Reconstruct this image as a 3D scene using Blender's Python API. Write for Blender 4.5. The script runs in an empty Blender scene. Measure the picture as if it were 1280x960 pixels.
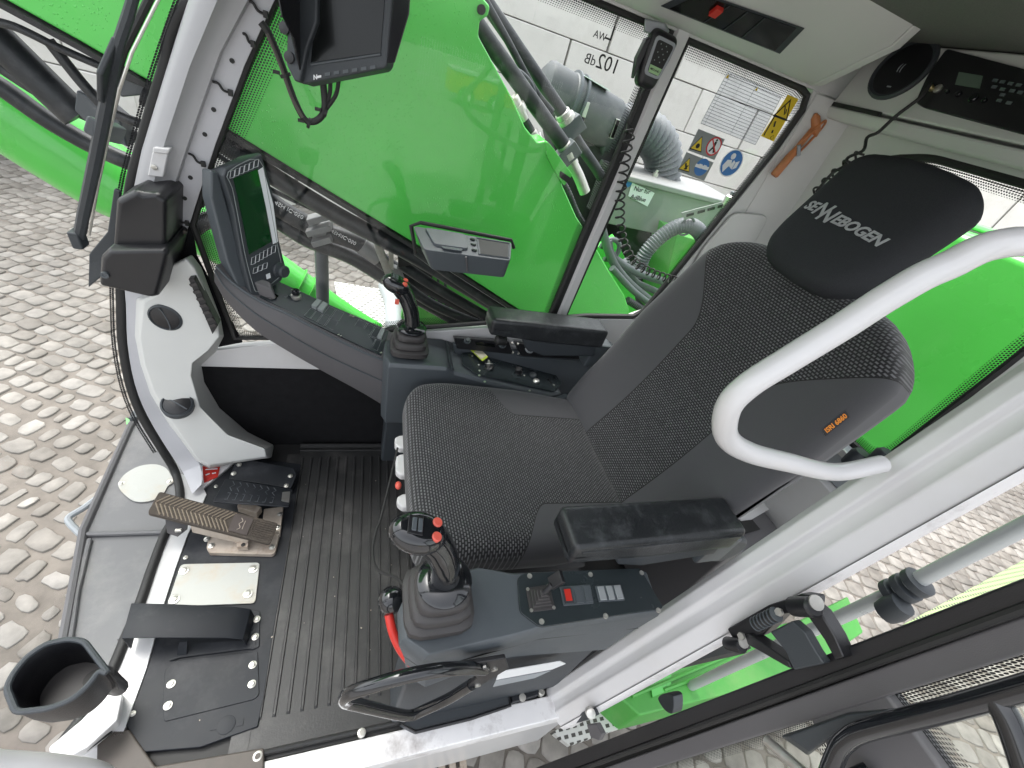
import bpy, bmesh, math, random
from mathutils import Vector, Matrix, Quaternion
random.seed(7)
C = bpy.context.scene.collection
V = Vector
R = math.radians

# ---------------------------------------------------------------- measured camera (photogrammetry of the cab)
CAM = V((0.0, 0.74, 1.42))
FPX = 520.0
ROT = Matrix(((-0.93728834, -0.04875928, -0.34512765),
              (0.22970962, 0.65830693, -0.71684411),
              (0.26215273, -0.75116877, -0.60582294)))
def ray(x, y):
    return ROT @ V((x-640, y-480, FPX)).normalized()
def Y(v, *pts):                      # photo measurement -> metres on the plane y = v
    r = []
    for p in pts:
        d = ray(*p); r.append(CAM + d*((v-CAM.y)/d.y))
    return r if len(r) > 1 else r[0]
def X(v, *pts):
    r = []
    for p in pts:
        d = ray(*p); r.append(CAM + d*((v-CAM.x)/d.x))
    return r if len(r) > 1 else r[0]
def Z(v, *pts):
    r = []
    for p in pts:
        d = ray(*p); r.append(CAM + d*((v-CAM.z)/d.z))
    return r if len(r) > 1 else r[0]
def PL(p0, n, *pts):
    p0 = V(p0); n = V(n); r = []
    for p in pts:
        d = ray(*p); r.append(CAM + d*((p0-CAM).dot(n)/d.dot(n)))
    return r if len(r) > 1 else r[0]

# ---------------------------------------------------------------- mesh builder
class MB:
    def __init__(s): s.v=[]; s.f=[]; s.m=[]; s.uv={}; s.fa={}
    def add(s, vs, fs, m=0, uvs=None):
        b = len(s.v); s.v += [V(v) for v in vs]
        for f in fs:
            if uvs: s.uv[len(s.f)] = [uvs[i] for i in f]
            s.f.append([b+i for i in f]); s.m.append(m)
        return s
    def loft(s, loops, m=0, caps=True, close=True):
        n = len(loops[0]); vs = [p for l in loops for p in l]; fs = []
        for k in range(len(loops)-1):
            for i in range(n if close else n-1):
                j = (i+1) % n
                fs.append([k*n+i, k*n+j, (k+1)*n+j, (k+1)*n+i])
        if caps: fs += [list(range(n))[::-1], [(len(loops)-1)*n+i for i in range(n)]]
        return s.add(vs, fs, m)
    def prism(s, pts, d, m=0):           # flat outline given its own thickness
        d = V(d); return s.loft([[V(p) for p in pts], [V(p)+d for p in pts]], m)
    def box(s, c, h, rot=None, m=0):     # centre, half sizes
        c = V(c); M = rot or Matrix.Identity(3)
        vs = [c + M @ V((sx*h[0], sy*h[1], sz*h[2])) for sz in (-1,1) for sx,sy in ((-1,-1),(1,-1),(1,1),(-1,1))]
        return s.add(vs, [[3,2,1,0],[4,5,6,7],[0,1,5,4],[1,2,6,5],[2,3,7,6],[3,0,4,7]], m)
    def bx(s, x0,x1,y0,y1,z0,z1, m=0):
        return s.box(((x0+x1)/2,(y0+y1)/2,(z0+z1)/2), (abs(x1-x0)/2,abs(y1-y0)/2,abs(z1-z0)/2), None, m)
    def tube(s, pts, r, n=12, m=0, closed=False, caps=True, up=None):
        pts = [V(p) for p in pts]; k = len(pts); loops = []
        rr = r if hasattr(r, '__len__') else [r]*k
        T = []
        for i in range(k):
            a = pts[i-1] if (i > 0 or closed) else pts[i]
            b = pts[(i+1) % k] if (i < k-1 or closed) else pts[i]
            t = (b-a); T.append(t.normalized() if t.length > 1e-9 else V((0,0,1)))
        u = V(up) if up else (V((0,0,1)) if abs(T[0].z) < .9 else V((1,0,0)))
        u = (u - T[0]*u.dot(T[0])).normalized()
        for i in range(k):
            u = (u - T[i]*u.dot(T[i])); u = u.normalized() if u.length > 1e-6 else T[i].orthogonal().normalized()
            w = T[i].cross(u)
            loops.append([pts[i] + (u*math.cos(2*math.pi*j/n) + w*math.sin(2*math.pi*j/n))*rr[i] for j in range(n)])
        if closed: loops.append(loops[0])
        return s.loft(loops, m, caps and not closed)
    def lathe(s, o, ax, prof, n=24, m=0, caps=True, sx=1.0, ref=None):   # prof: (radius, height)
        o = V(o); ax = V(ax).normalized()
        u = (V(ref) - ax*V(ref).dot(ax)).normalized() if ref else ax.orthogonal().normalized(); w = ax.cross(u)
        loops = [[o + ax*h + (u*math.cos(2*math.pi*j/n)*sx + w*math.sin(2*math.pi*j/n))*max(r,1e-5) for j in range(n)] for r,h in prof]
        return s.loft(loops, m, caps)
    def sphere(s, c, r, m=0, n=16, sc=(1,1,1), rot=None):
        M = rot or Matrix.Identity(3); c = V(c); loops = []
        k = n//2
        for i in range(k+1):
            a = math.pi*(i+.02*(i==0)-.02*(i==k))/k
            loops.append([c + M @ V((math.sin(a)*math.cos(2*math.pi*j/n)*r*sc[0], math.sin(a)*math.sin(2*math.pi*j/n)*r*sc[1], math.cos(a)*r*sc[2])) for j in range(n)])
        return s.loft(loops, m, True)
    def strip(s, A, B, m=0):             # ribbon between two polylines, uv in metres
        vs=[]; uvs=[]; u=0
        for i,(a,b) in enumerate(zip(A,B)):
            a=V(a); b=V(b)
            if i: u += (a-V(A[i-1])).length
            vs += [a,b]; uvs += [(u,0),(u,(b-a).length)]
        fs = [[2*i,2*i+2,2*i+3,2*i+1] for i in range(len(A)-1)]
        return s.add(vs, fs, m, uvs)
    def quad(s, a,b,c,d, m=0): return s.add([a,b,c,d],[[0,1,2,3]],m)
    def rbox(s, h, r, fn=None, m=0, n=14, frame=None):   # softly rounded block, sampled densely in its rounded zones
        def axis(hh):
            a = [-hh + r*(1-math.cos(math.pi/2*i/5)) for i in range(6)]
            k = max(2, n-10); mid = [(-hh+r) + (2*hh-2*r)*i/k for i in range(1,k)]
            return a + mid + [-x for x in a[::-1]]
        AX = [axis(q) for q in h]; verts = {}; vs = []; fs = []
        def vid(p):
            key = tuple(round(q,6) for q in p)
            if key not in verts:
                inner = V([max(-h[i]+r, min(h[i]-r, p[i])) for i in range(3)])
                d = V(p)-inner
                # p sits on the surface of the cube: project onto the rounded surface
                q = inner + d.normalized()*r if d.length > 1e-9 else V(p)
                if fn: q = fn(q)
                if frame: q = frame @ q
                verts[key] = len(vs); vs.append(q)
            return verts[key]
        for a in range(3):
            b, c = (a+1)%3, (a+2)%3
            for sg in (-1,1):
                for i in range(len(AX[b])-1):
                    for j in range(len(AX[c])-1):
                        q = []
                        for ii,jj in ((i,j),(i+1,j),(i+1,j+1),(i,j+1)):
                            p=[0,0,0]; p[a]=sg*h[a]; p[b]=AX[b][ii]; p[c]=AX[c][jj]; q.append(vid(p))
                        if sg < 0: q = q[::-1]
                        if len(set(q)) >= 3: fs.append(q)
        return s.add(vs, fs, m)

def smooth_path(pts, k=6, closed=False):
    pts=[V(p) for p in pts]; n=len(pts); out=[]
    for i in range(n if closed else n-1):
        p0=pts[i-1] if (i>0 or closed) else pts[0]*2-pts[1]
        p1=pts[i]; p2=pts[(i+1)%n]; p3=pts[(i+2)%n] if (i+2<n or closed) else p2*2-p1
        for j in range(k):
            t=j/k
            out.append(.5*((2*p1)+(p2-p0)*t+(2*p0-5*p1+4*p2-p3)*t*t+(3*p1-p0-3*p2+p3)*t*t*t))
    if not closed: out.append(pts[-1])
    return out
def round_poly(pts, r, k=4):             # fillet the corners of a flat outline
    pts=[V(p) for p in pts]; out=[]; n=len(pts)
    for i in range(n):
        p=pts[i]; a=pts[i-1]-p; b=pts[(i+1)%n]-p
        q=min(r, a.length*.45, b.length*.45); A=p+a.normalized()*q; B=p+b.normalized()*q
        for j in range(k+1):
            t=j/k; out.append((1-t)**2*A+2*t*(1-t)*p+t*t*B)
    return out

FR = {}
ROOT = {}                                 # world origin of every object, so that children keep real places
def obj(name, mb, mats, parent=None, frame=None, bevel=0, ang=38, seg=2, flat=False, sub=0):
    me = bpy.data.meshes.new(name)
    off = frame.translation.copy() if frame else V((0,0,0))
    po = ROOT.get(parent.name, V((0,0,0))) if parent else V((0,0,0))
    pf = FR.get(parent.name) if parent else None
    if frame is None and pf is not None:
        inv=pf.inverted(); vs=[inv@v for v in mb.v]
    elif frame is None: vs = [v-po for v in mb.v]
    else: vs = mb.v
    me.from_pydata([tuple(v) for v in vs], [], mb.f)
    if not isinstance(mats,(list,tuple)): mats=[mats]
    for m in mats: me.materials.append(m)
    me.polygons.foreach_set('material_index', mb.m)
    if mb.uv:
        uvl = me.uv_layers.new(name='UVMap')
        for i,p in enumerate(me.polygons):
            if i in mb.uv:
                for k,li in enumerate(p.loop_indices): uvl.data[li].uv = mb.uv[i][k]
    me.update()
    bm=bmesh.new(); bm.from_mesh(me); bmesh.ops.recalc_face_normals(bm, faces=bm.faces); bm.to_mesh(me); bm.free()
    if not flat:
        me.shade_smooth(); me.set_sharp_from_angle(angle=R(ang))
    o = bpy.data.objects.new(name, me); C.objects.link(o)
    if parent: o.parent = parent
    if frame is not None:
        M = frame.copy(); M.translation = off-po; o.matrix_local = M
        ROOT[o.name] = po
        FR[o.name] = frame
    else:
        ROOT[o.name] = po
        if pf is not None: FR[o.name]=pf
    if bevel:
        b=o.modifiers.new('bevel','BEVEL'); b.width=bevel; b.segments=seg; b.limit_method='ANGLE'; b.angle_limit=R(30); b.harden_normals=True
    if sub:
        q=o.modifiers.new('subd','SUBSURF'); q.levels=sub; q.render_levels=sub
    return o
def tag(o, label=None, cat=None, group=None, kind=None):
    if label: o['label']=label
    if cat: o['category']=cat
    if group: o['group']=group
    if kind: o['kind']=kind
    return o
def thing(name, label, cat, loc=(0,0,0), group=None):
    o=bpy.data.objects.new(name,None); C.objects.link(o); o.location=loc; o.empty_display_size=.05
    ROOT[o.name]=V(loc); return tag(o,label,cat,group)
def copy_part(o, loc_shift, parent):
    c=o.copy(); C.objects.link(c); c.parent=parent; c.location=o.location+V(loc_shift); ROOT[c.name]=ROOT[o.name]; return c
def text_mesh(body, o, xd, yd, h, ext=.0006, shear=0, bold=0, align='CENTER', sp=1.0):
    cu=bpy.data.curves.new('t','FONT'); cu.body=body; cu.size=h; cu.shear=shear; cu.extrude=ext; cu.align_x=align; cu.align_y='CENTER'; cu.offset=bold; cu.space_character=sp
    cu.resolution_u=3
    t=bpy.data.objects.new('t',cu); C.objects.link(t)
    dg=bpy.context.evaluated_depsgraph_get(); dg.update()
    me=bpy.data.meshes.new_from_object(t.evaluated_get(dg))
    xd=V(xd).normalized(); yd=V(yd); yd=(yd-xd*yd.dot(xd)).normalized(); zd=xd.cross(yd); o=V(o)
    mb=MB(); mb.add([o+xd*v.co.x+yd*v.co.y+zd*v.co.z for v in me.vertices],[list(p.vertices) for p in me.polygons])
    bpy.data.objects.remove(t); bpy.data.curves.remove(cu); bpy.data.meshes.remove(me)
    return mb
def merge(a, b, m=0):
    return a.add(b.v, b.f, m)
def frame_of(o, xd, yd):
    xd=V(xd).normalized(); yd=V(yd); yd=(yd-xd*yd.dot(xd)).normalized(); zd=xd.cross(yd)
    M=Matrix((xd,yd,zd)).transposed().to_4x4(); M.translation=V(o); return M

# ---------------------------------------------------------------- materials
def nodes(name):
    m=bpy.data.materials.new(name); m.use_nodes=True; nt=m.node_tree; nt.nodes.clear()
    out=nt.nodes.new('ShaderNodeOutputMaterial'); return m,nt,out
def N(nt,t,**k):
    n=nt.nodes.new(t)
    for a,b in k.items():
        if a.startswith('i_'):
            key=a[2:]; n.inputs[int(key) if key.isdigit() else key.replace('_',' ')].default_value=b
        else: setattr(n,a,b)
    return n
def L(nt,a,b): nt.links.new(a,b)
def math_(nt,op,a,b=None,c=None):
    n=nt.nodes.new('ShaderNodeMath'); n.operation=op
    for i,x in enumerate((a,b,c)):
        if x is None: continue
        if isinstance(x,(int,float)): n.inputs[i].default_value=x
        else: nt.links.new(x,n.inputs[i])
    return n.outputs[0]
def mat(name, col, rough=.5, metal=0, var=.12, vscale=6, bump=.0, bscale=300, coat=0, dirt=None, damt=.0, dscale=3, rvar=.1, spec=.5, grain=0, gscale=900):
    m,nt,out=nodes(name); p=N(nt,'ShaderNodeBsdfPrincipled')
    tc=N(nt,'ShaderNodeTexCoord')
    nz=N(nt,'ShaderNodeTexNoise'); nz.inputs['Scale'].default_value=vscale; nz.inputs['Detail'].default_value=6; nz.inputs['Roughness'].default_value=.6
    L(nt,tc.outputs['Object'],nz.inputs['Vector'])
    mix=N(nt,'ShaderNodeMix',data_type='RGBA')
    mix.inputs[6].default_value=(*[c*(1-var) for c in col],1); mix.inputs[7].default_value=(*[min(1,c*(1+var)) for c in col],1)
    mr=N(nt,'ShaderNodeMapRange'); mr.inputs[1].default_value=.3; mr.inputs[2].default_value=.7
    L(nt,nz.outputs[0],mr.inputs[0]); L(nt,mr.outputs[0],mix.inputs[0])
    col_out=mix.outputs[2]
    if dirt:
        n2=N(nt,'ShaderNodeTexNoise'); n2.inputs['Scale'].default_value=dscale; n2.inputs['Detail'].default_value=9; n2.inputs['Roughness'].default_value=.7
        L(nt,tc.outputs['Object'],n2.inputs['Vector'])
        m2=N(nt,'ShaderNodeMapRange'); m2.inputs[1].default_value=.5; m2.inputs[2].default_value=.72; m2.inputs[4].default_value=damt
        L(nt,n2.outputs[0],m2.inputs[0])
        mx=N(nt,'ShaderNodeMix',data_type='RGBA'); mx.inputs[7].default_value=(*dirt,1)
        L(nt,m2.outputs[0],mx.inputs[0]); L(nt,col_out,mx.inputs[6]); col_out=mx.outputs[2]
    if grain:
        n3=N(nt,'ShaderNodeTexNoise'); n3.inputs['Scale'].default_value=gscale; n3.inputs['Detail'].default_value=2
        L(nt,tc.outputs['Object'],n3.inputs['Vector'])
        m3=N(nt,'ShaderNodeMapRange'); m3.inputs[1].default_value=.25; m3.inputs[2].default_value=.75; m3.inputs[3].default_value=1-grain; m3.inputs[4].default_value=1+grain
        L(nt,n3.outputs[0],m3.inputs[0])
        vm=N(nt,'ShaderNodeVectorMath',operation='SCALE'); L(nt,col_out,vm.inputs[0]); L(nt,m3.outputs[0],vm.inputs['Scale']); col_out=vm.outputs[0]
    L(nt,col_out,p.inputs['Base Color'])
    r=N(nt,'ShaderNodeMapRange'); r.inputs[3].default_value=max(.02,rough-rvar); r.inputs[4].default_value=min(1,rough+rvar)
    L(nt,nz.outputs[0],r.inputs[0]); L(nt,r.outputs[0],p.inputs['Roughness'])
    p.inputs['Metallic'].default_value=metal; p.inputs['Coat Weight'].default_value=coat; p.inputs['Coat Roughness'].default_value=.08
    p.inputs['Specular IOR Level'].default_value=spec
    if bump:
        b=N(nt,'ShaderNodeTexNoise'); b.inputs['Scale'].default_value=bscale; b.inputs['Detail'].default_value=3
        L(nt,tc.outputs['Object'],b.inputs['Vector'])
        bp=N(nt,'ShaderNodeBump'); bp.inputs['Strength'].default_value=bump; bp.inputs['Distance'].default_value=.002
        L(nt,b.outputs[0],bp.inputs['Height']); L(nt,bp.outputs[0],p.inputs['Normal'])
    L(nt,p.outputs[0],out.inputs[0]); return m
def glass_mat(name, tint=(1,1,1), refl=1.0, rough=.0):
    m,nt,out=nodes(name)
    t=N(nt,'ShaderNodeBsdfTransparent'); t.inputs[0].default_value=(*tint,1)
    g=N(nt,'ShaderNodeBsdfGlossy'); g.inputs['Roughness'].default_value=rough
    f=N(nt,'ShaderNodeFresnel'); ge=N(nt,'ShaderNodeNewGeometry'); io=math_(nt,'SUBTRACT',1.5,math_(nt,'MULTIPLY',ge.outputs['Backfacing'],1.5-1/1.5)); L(nt,io,f.inputs[0])
    mx=N(nt,'ShaderNodeMixShader'); k=math_(nt,'MULTIPLY',f.outputs[0],refl)
    L(nt,k,mx.inputs[0]); L(nt,t.outputs[0],mx.inputs[1]); L(nt,g.outputs[0],mx.inputs[2]); L(nt,mx.outputs[0],out.inputs[0]); return m
def frit_mat():
    m,nt,out=nodes('frit_dots'); uv=N(nt,'ShaderNodeUVMap'); sp=N(nt,'ShaderNodeSeparateXYZ'); L(nt,uv.outputs[0],sp.inputs[0])
    s=.0062
    u=math_(nt,'DIVIDE',sp.outputs[0],s); v=math_(nt,'DIVIDE',sp.outputs[1],s*.87)
    fl=math_(nt,'FLOOR',v); od=math_(nt,'MULTIPLY',math_(nt,'MODULO',fl,2.0),.5)
    fu=math_(nt,'SUBTRACT',math_(nt,'FRACT',math_(nt,'ADD',u,od)),.5); fv=math_(nt,'SUBTRACT',math_(nt,'FRACT',v),.5)
    d=math_(nt,'SQRT',math_(nt,'ADD',math_(nt,'MULTIPLY',fu,fu),math_(nt,'MULTIPLY',fv,fv)))
    rad=math_(nt,'SUBTRACT',.52,math_(nt,'MULTIPLY',sp.outputs[1],6.2))
    a=math_(nt,'LESS_THAN',d,rad)
    t=N(nt,'ShaderNodeBsdfTransparent'); p=N(nt,'ShaderNodeBsdfPrincipled'); p.inputs['Base Color'].default_value=(.01,.01,.012,1); p.inputs['Roughness'].default_value=.4
    mx=N(nt,'ShaderNodeMixShader'); L(nt,a,mx.inputs[0]); L(nt,t.outputs[0],mx.inputs[1]); L(nt,p.outputs[0],mx.inputs[2]); L(nt,mx.outputs[0],out.inputs[0]); return m
def weave_mat(name, half, x0, x1, plain_w, axis='XY'):
    """seat cloth: woven centre with small light stitches, plain grey side bolsters; the border follows |across| > w(along)"""
    m,nt,out=nodes(name); p=N(nt,'ShaderNodeBsdfPrincipled'); tc=N(nt,'ShaderNodeTexCoord')
    sp=N(nt,'ShaderNodeSeparateXYZ'); L(nt,tc.outputs['Object'],sp.inputs[0])
    al,ac=(sp.outputs[0],sp.outputs[1]) if axis=='XY' else (sp.outputs[1],sp.outputs[0])
    br=N(nt,'ShaderNodeTexBrick'); br.offset=.5
    cv=N(nt,'ShaderNodeCombineXYZ'); L(nt,ac,cv.inputs[0]); L(nt,al,cv.inputs[1])
    dn=N(nt,'ShaderNodeTexNoise'); dn.inputs['Scale'].default_value=70; L(nt,tc.outputs['Object'],dn.inputs['Vector'])
    da=N(nt,'ShaderNodeVectorMath',operation='MULTIPLY_ADD'); da.inputs[1].default_value=(.0007,.0007,0); L(nt,dn.outputs['Color'],da.inputs[0]); L(nt,cv.outputs[0],da.inputs[2])
    L(nt,da.outputs[0],br.inputs['Vector'])
    for k,vv in (('Scale',1.0),('Mortar Size',.0026),('Mortar Smooth',.6),('Bias',0),('Brick Width',.0100),('Row Height',.0068)): br.inputs[k].default_value=vv
    br.inputs['Color1'].default_value=(.095,.095,.10,1); br.inputs['Color2'].default_value=(.15,.15,.155,1); br.inputs['Mortar'].default_value=(.015,.015,.016,1)
    w=N(nt,'ShaderNodeMapRange',interpolation_type='SMOOTHSTEP'); w.inputs[1].default_value=x0; w.inputs[2].default_value=x1; w.inputs[3].default_value=plain_w[0]; w.inputs[4].default_value=plain_w[1]
    L(nt,al,w.inputs[0])
    aa=math_(nt,'ABSOLUTE',ac); sd=math_(nt,'SUBTRACT',aa,w.outputs[0])
    isplain=math_(nt,'GREATER_THAN',sd,0.0); seam=math_(nt,'LESS_THAN',math_(nt,'ABSOLUTE',sd),.0018)
    nz=N(nt,'ShaderNodeTexNoise'); nz.inputs['Scale'].default_value=1500; L(nt,tc.outputs['Object'],nz.inputs['Vector'])
    pc=N(nt,'ShaderNodeMix',data_type='RGBA'); pc.inputs[6].default_value=(.045,.045,.049,1); pc.inputs[7].default_value=(.085,.085,.09,1); L(nt,nz.outputs[0],pc.inputs[0])
    mx=N(nt,'ShaderNodeMix',data_type='RGBA'); L(nt,isplain,mx.inputs[0]); L(nt,br.outputs[0],mx.inputs[6]); L(nt,pc.outputs[2],mx.inputs[7])
    mz=N(nt,'ShaderNodeMix',data_type='RGBA'); mz.inputs[7].default_value=(.012,.012,.012,1); L(nt,seam,mz.inputs[0]); L(nt,mx.outputs[2],mz.inputs[6])
    L(nt,mz.outputs[2],p.inputs['Base Color']); p.inputs['Roughness'].default_value=.9
    p.inputs['Sheen Weight'].default_value=.25; p.inputs['Specular IOR Level'].default_value=.2
    hh=math_(nt,'MULTIPLY',math_(nt,'SUBTRACT',1.0,br.outputs['Fac']),math_(nt,'SUBTRACT',1.0,isplain))
    hh=math_(nt,'SUBTRACT',hh,math_(nt,'MULTIPLY',seam,2.0))
    bp=N(nt,'ShaderNodeBump'); bp.inputs['Strength'].default_value=.5; bp.inputs['Distance'].default_value=.0015; L(nt,hh,bp.inputs['Height']); L(nt,bp.outputs[0],p.inputs['Normal'])
    L(nt,p.outputs[0],out.inputs[0]); return m

M={}
M['green']=mat('green_paint',(.09,.55,.08),.28,var=.06,vscale=2,coat=.35,bump=.06,bscale=45,dirt=(.10,.48,.09),damt=.18,dscale=2.5)
M['green_dull']=mat('green_paint_weathered',(.07,.33,.055),.5,var=.12,vscale=5,dirt=(.2,.35,.12),damt=.5,dscale=4)
M['white']=mat('white_paint',(.58,.575,.575),.32,var=.03,vscale=4,coat=.2,dirt=(.5,.47,.42),damt=.25,dscale=5)
M['white_worn']=mat('worn_white_paint',(.74,.73,.73),.4,var=.06,vscale=5,dirt=(.16,.13,.12),damt=.8,dscale=6)
M['grey']=mat('light_grey_plastic',(.56,.565,.545),.55,var=.03,vscale=3,bump=.12,bscale=500)
M['grey2']=mat('grey_pillar_paint',(.37,.37,.38),.38,var=.03,vscale=3)
M['strip']=mat('pale_grey_sheet',(.44,.44,.46),.4,var=.03,vscale=5)
M['slate']=mat('slate_console_plastic',(.072,.083,.092),.42,var=.06,vscale=4,bump=.18,bscale=700)
M['slate_d']=mat('dark_console_plastic',(.036,.042,.048),.5,var=.06,vscale=4,bump=.2,bscale=700)
M['plum']=mat('grey_trim_plastic',(.098,.095,.099),.5,var=.05,vscale=5,bump=.2,bscale=700)
M['black']=mat('black_plastic',(.012,.012,.014),.38,var=.1,vscale=8,bump=.15,bscale=600)
M['gloss']=mat('gloss_black',(.008,.009,.011),.12,var=.1,rvar=.06,coat=.5)
M['panel']=mat('switch_panel_black',(.024,.031,.034),.26,var=.1,rvar=.08)
M['rubber']=mat('black_rubber',(.014,.014,.014),.6,var=.15,vscale=12)
M['boot']=mat('rubber_boot',(.04,.037,.037),.55,var=.1,vscale=10)
M['hose']=mat('rubber_hose',(.018,.021,.024),.45,var=.2,vscale=20,dirt=(.10,.10,.10),damt=.5,dscale=12)
M['leather']=mat('black_leatherette',(.017,.019,.021),.36,var=.15,vscale=9,bump=.35,bscale=260,dirt=(.08,.085,.09),damt=.6,dscale=22)
M['headcloth']=mat('black_headrest_cloth',(.030,.032,.035),.9,var=.08,vscale=5,grain=.45,gscale=1400,bump=.2,bscale=1400,spec=.2)
M['carpet']=mat('black_carpet',(.012,.012,.013),.95,var=.2,vscale=30,grain=.4,gscale=700,spec=.1)
M['steel']=mat('bare_steel',(.50,.50,.48),.38,metal=.85,var=.1,vscale=7,dirt=(.25,.16,.08),damt=.5,dscale=8)
M['zinc']=mat('zinc_bolt',(.55,.54,.50),.35,metal=.8,var=.1,vscale=30)
M['plate']=mat('galvanised_plate',(.38,.385,.365),.5,metal=.25,var=.06,vscale=4,dirt=(.40,.33,.24),damt=.75,dscale=9)
M['alu']=mat('stainless_sheet',(.24,.245,.245),.5,metal=.15,var=.12,vscale=5,dirt=(.30,.27,.22),damt=.4,dscale=4)
M['pedalrub']=mat('dusty_brown_rubber',(.06,.048,.038),.75,var=.2,vscale=25,dirt=(.13,.105,.08),damt=.7,dscale=18,bump=.2)
M['pedalrib']=mat('dusty_rib',(.19,.155,.115),.8,var=.2,vscale=25)
M['pedalbase']=mat('muddy_cast_base',(.42,.36,.30),.6,var=.15,vscale=18,dirt=(.20,.13,.08),damt=.8,dscale=14)
M['darkplate']=mat('black_floor_plate',(.011,.013,.017),.55,var=.2,vscale=8,dirt=(.07,.07,.075),damt=.5,dscale=5,spec=.35)
M['mat']=mat('rubber_floor_mat',(.023,.023,.023),.48,var=.2,vscale=8,dirt=(.095,.090,.085),damt=.8,dscale=5,bump=.2,bscale=180)
M['stepgrey']=mat('grey_step_sheet',(.135,.135,.14),.5,var=.08,vscale=3,dirt=(.26,.25,.24),damt=.5,dscale=5)
M['red']=mat('red_plastic',(.55,.03,.02),.35,var=.08)
M['redb']=mat('coral_button',(.62,.10,.07),.4,var=.05)
M['orange']=mat('orange_print',(.75,.25,.02),.6,var=.05)
M['white_print']=mat('white_print',(.75,.76,.77),.5,var=.02)
M['silver_print']=mat('silver_embroidery',(.36,.37,.38),.7,var=.1,vscale=200)
M['yellow']=mat('yellow_label',(.70,.50,.02),.45,var=.03)
M['blue']=mat('blue_label',(.03,.16,.45),.45,var=.03)
M['label']=mat('white_label',(.72,.74,.76),.5,var=.03)
M['print']=mat('black_print',(.01,.01,.01),.6)
M['roof']=mat('grey_roof_liner',(.13,.13,.12),.9,var=.06,vscale=5,grain=.15,gscale=500,spec=.2)
M['sign_red']=mat('red_sign_print',(.6,.03,.04),.5)
M['wood']=mat('orange_wood_handle',(.46,.17,.06),.45,var=.2,vscale=25)
M['screen']=mat('green_reflection_screen',(.002,.04,.008),.06,var=.05,rvar=.02,coat=1.0)  # green base colour stands in for a reflection in the display
M['screen_blk']=mat('black_screen',(.004,.005,.005),.22,var=.05,rvar=.02,coat=.15,spec=.25)
M['lcd']=mat('grey_lcd',(.10,.14,.11),.3)
M['btn']=mat('grey_button',(.22,.24,.24),.4)
M['conduit']=mat('grey_corrugated_hose',(.095,.105,.115),.5,var=.12,vscale=14)
M['filter']=mat('grey_filter_plastic',(.055,.062,.066),.5,var=.1,vscale=6,dirt=(.13,.13,.125),damt=.5,dscale=6)
M['concrete']=mat('concrete',(.60,.585,.56),.9,var=.08,vscale=1.2,dirt=(.47,.45,.42),damt=.7,dscale=1.6,bump=.3,bscale=30)
M['joint']=mat('joint_soil',(.14,.124,.108),.95,var=.25,vscale=9,dirt=(.09,.08,.07),damt=.6,dscale=1.2)
M['greyedge']=mat('grey_rubber_edge',(.30,.32,.34),.5)
M['bfoot']=mat('brown_rubber_flap',(.075,.064,.055),.6,var=.2,vscale=16)
M['grating']=mat('pale_tread_sheet',(.60,.60,.56),.5,metal=.2,var=.1,vscale=9,dirt=(.35,.30,.24),damt=.5,dscale=9)
M['rail']=mat('pale_grey_tube',(.44,.46,.46),.3,metal=.2,var=.06)
M['glass']=glass_mat('clear_glass',(.985,.995,.985),.5)
M['glass_w']=glass_mat('windscreen_glass',(.985,.995,.985),.22)
M['glass_d']=glass_mat('door_glass',(.96,.98,.96),.5)
# paint wet with rain: small raised drops
def droplets(m):
    nt=m.node_tree; p=[n for n in nt.nodes if n.type=='BSDF_PRINCIPLED'][0]; tc=[n for n in nt.nodes if n.type=='TEX_COORD'][0]
    v=N(nt,'ShaderNodeTexVoronoi'); v.inputs['Scale'].default_value=120; v.inputs['Randomness'].default_value=1
    L(nt,tc.outputs['Object'],v.inputs['Vector'])
    r=N(nt,'ShaderNodeMapRange'); r.inputs[1].default_value=.08; r.inputs[2].default_value=.24; r.inputs[3].default_value=1; r.inputs[4].default_value=0; L(nt,v.outputs['Distance'],r.inputs[0])
    n=N(nt,'ShaderNodeTexNoise'); n.inputs['Scale'].default_value=9; L(nt,tc.outputs['Object'],n.inputs['Vector'])
    g=math_(nt,'MULTIPLY',r.outputs[0],math_(nt,'GREATER_THAN',n.outputs[0],.42))
    b=N(nt,'ShaderNodeBump'); b.inputs['Strength'].default_value=.5; b.inputs['Distance'].default_value=.003; L(nt,g,b.inputs['Height']); L(nt,b.outputs[0],p.inputs['Normal'])
    return m
M['green_wet']=droplets(mat('wet_green_paint',(.095,.57,.09),.25,var=.05,vscale=1.5,coat=.3))
M['frit']=frit_mat()
M['paper']=glass_mat('clear_sticker_film',(.80,.82,.86),.5)
SETT_ANG=152; SUN_AZ=150; EXPO=2.0
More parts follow.
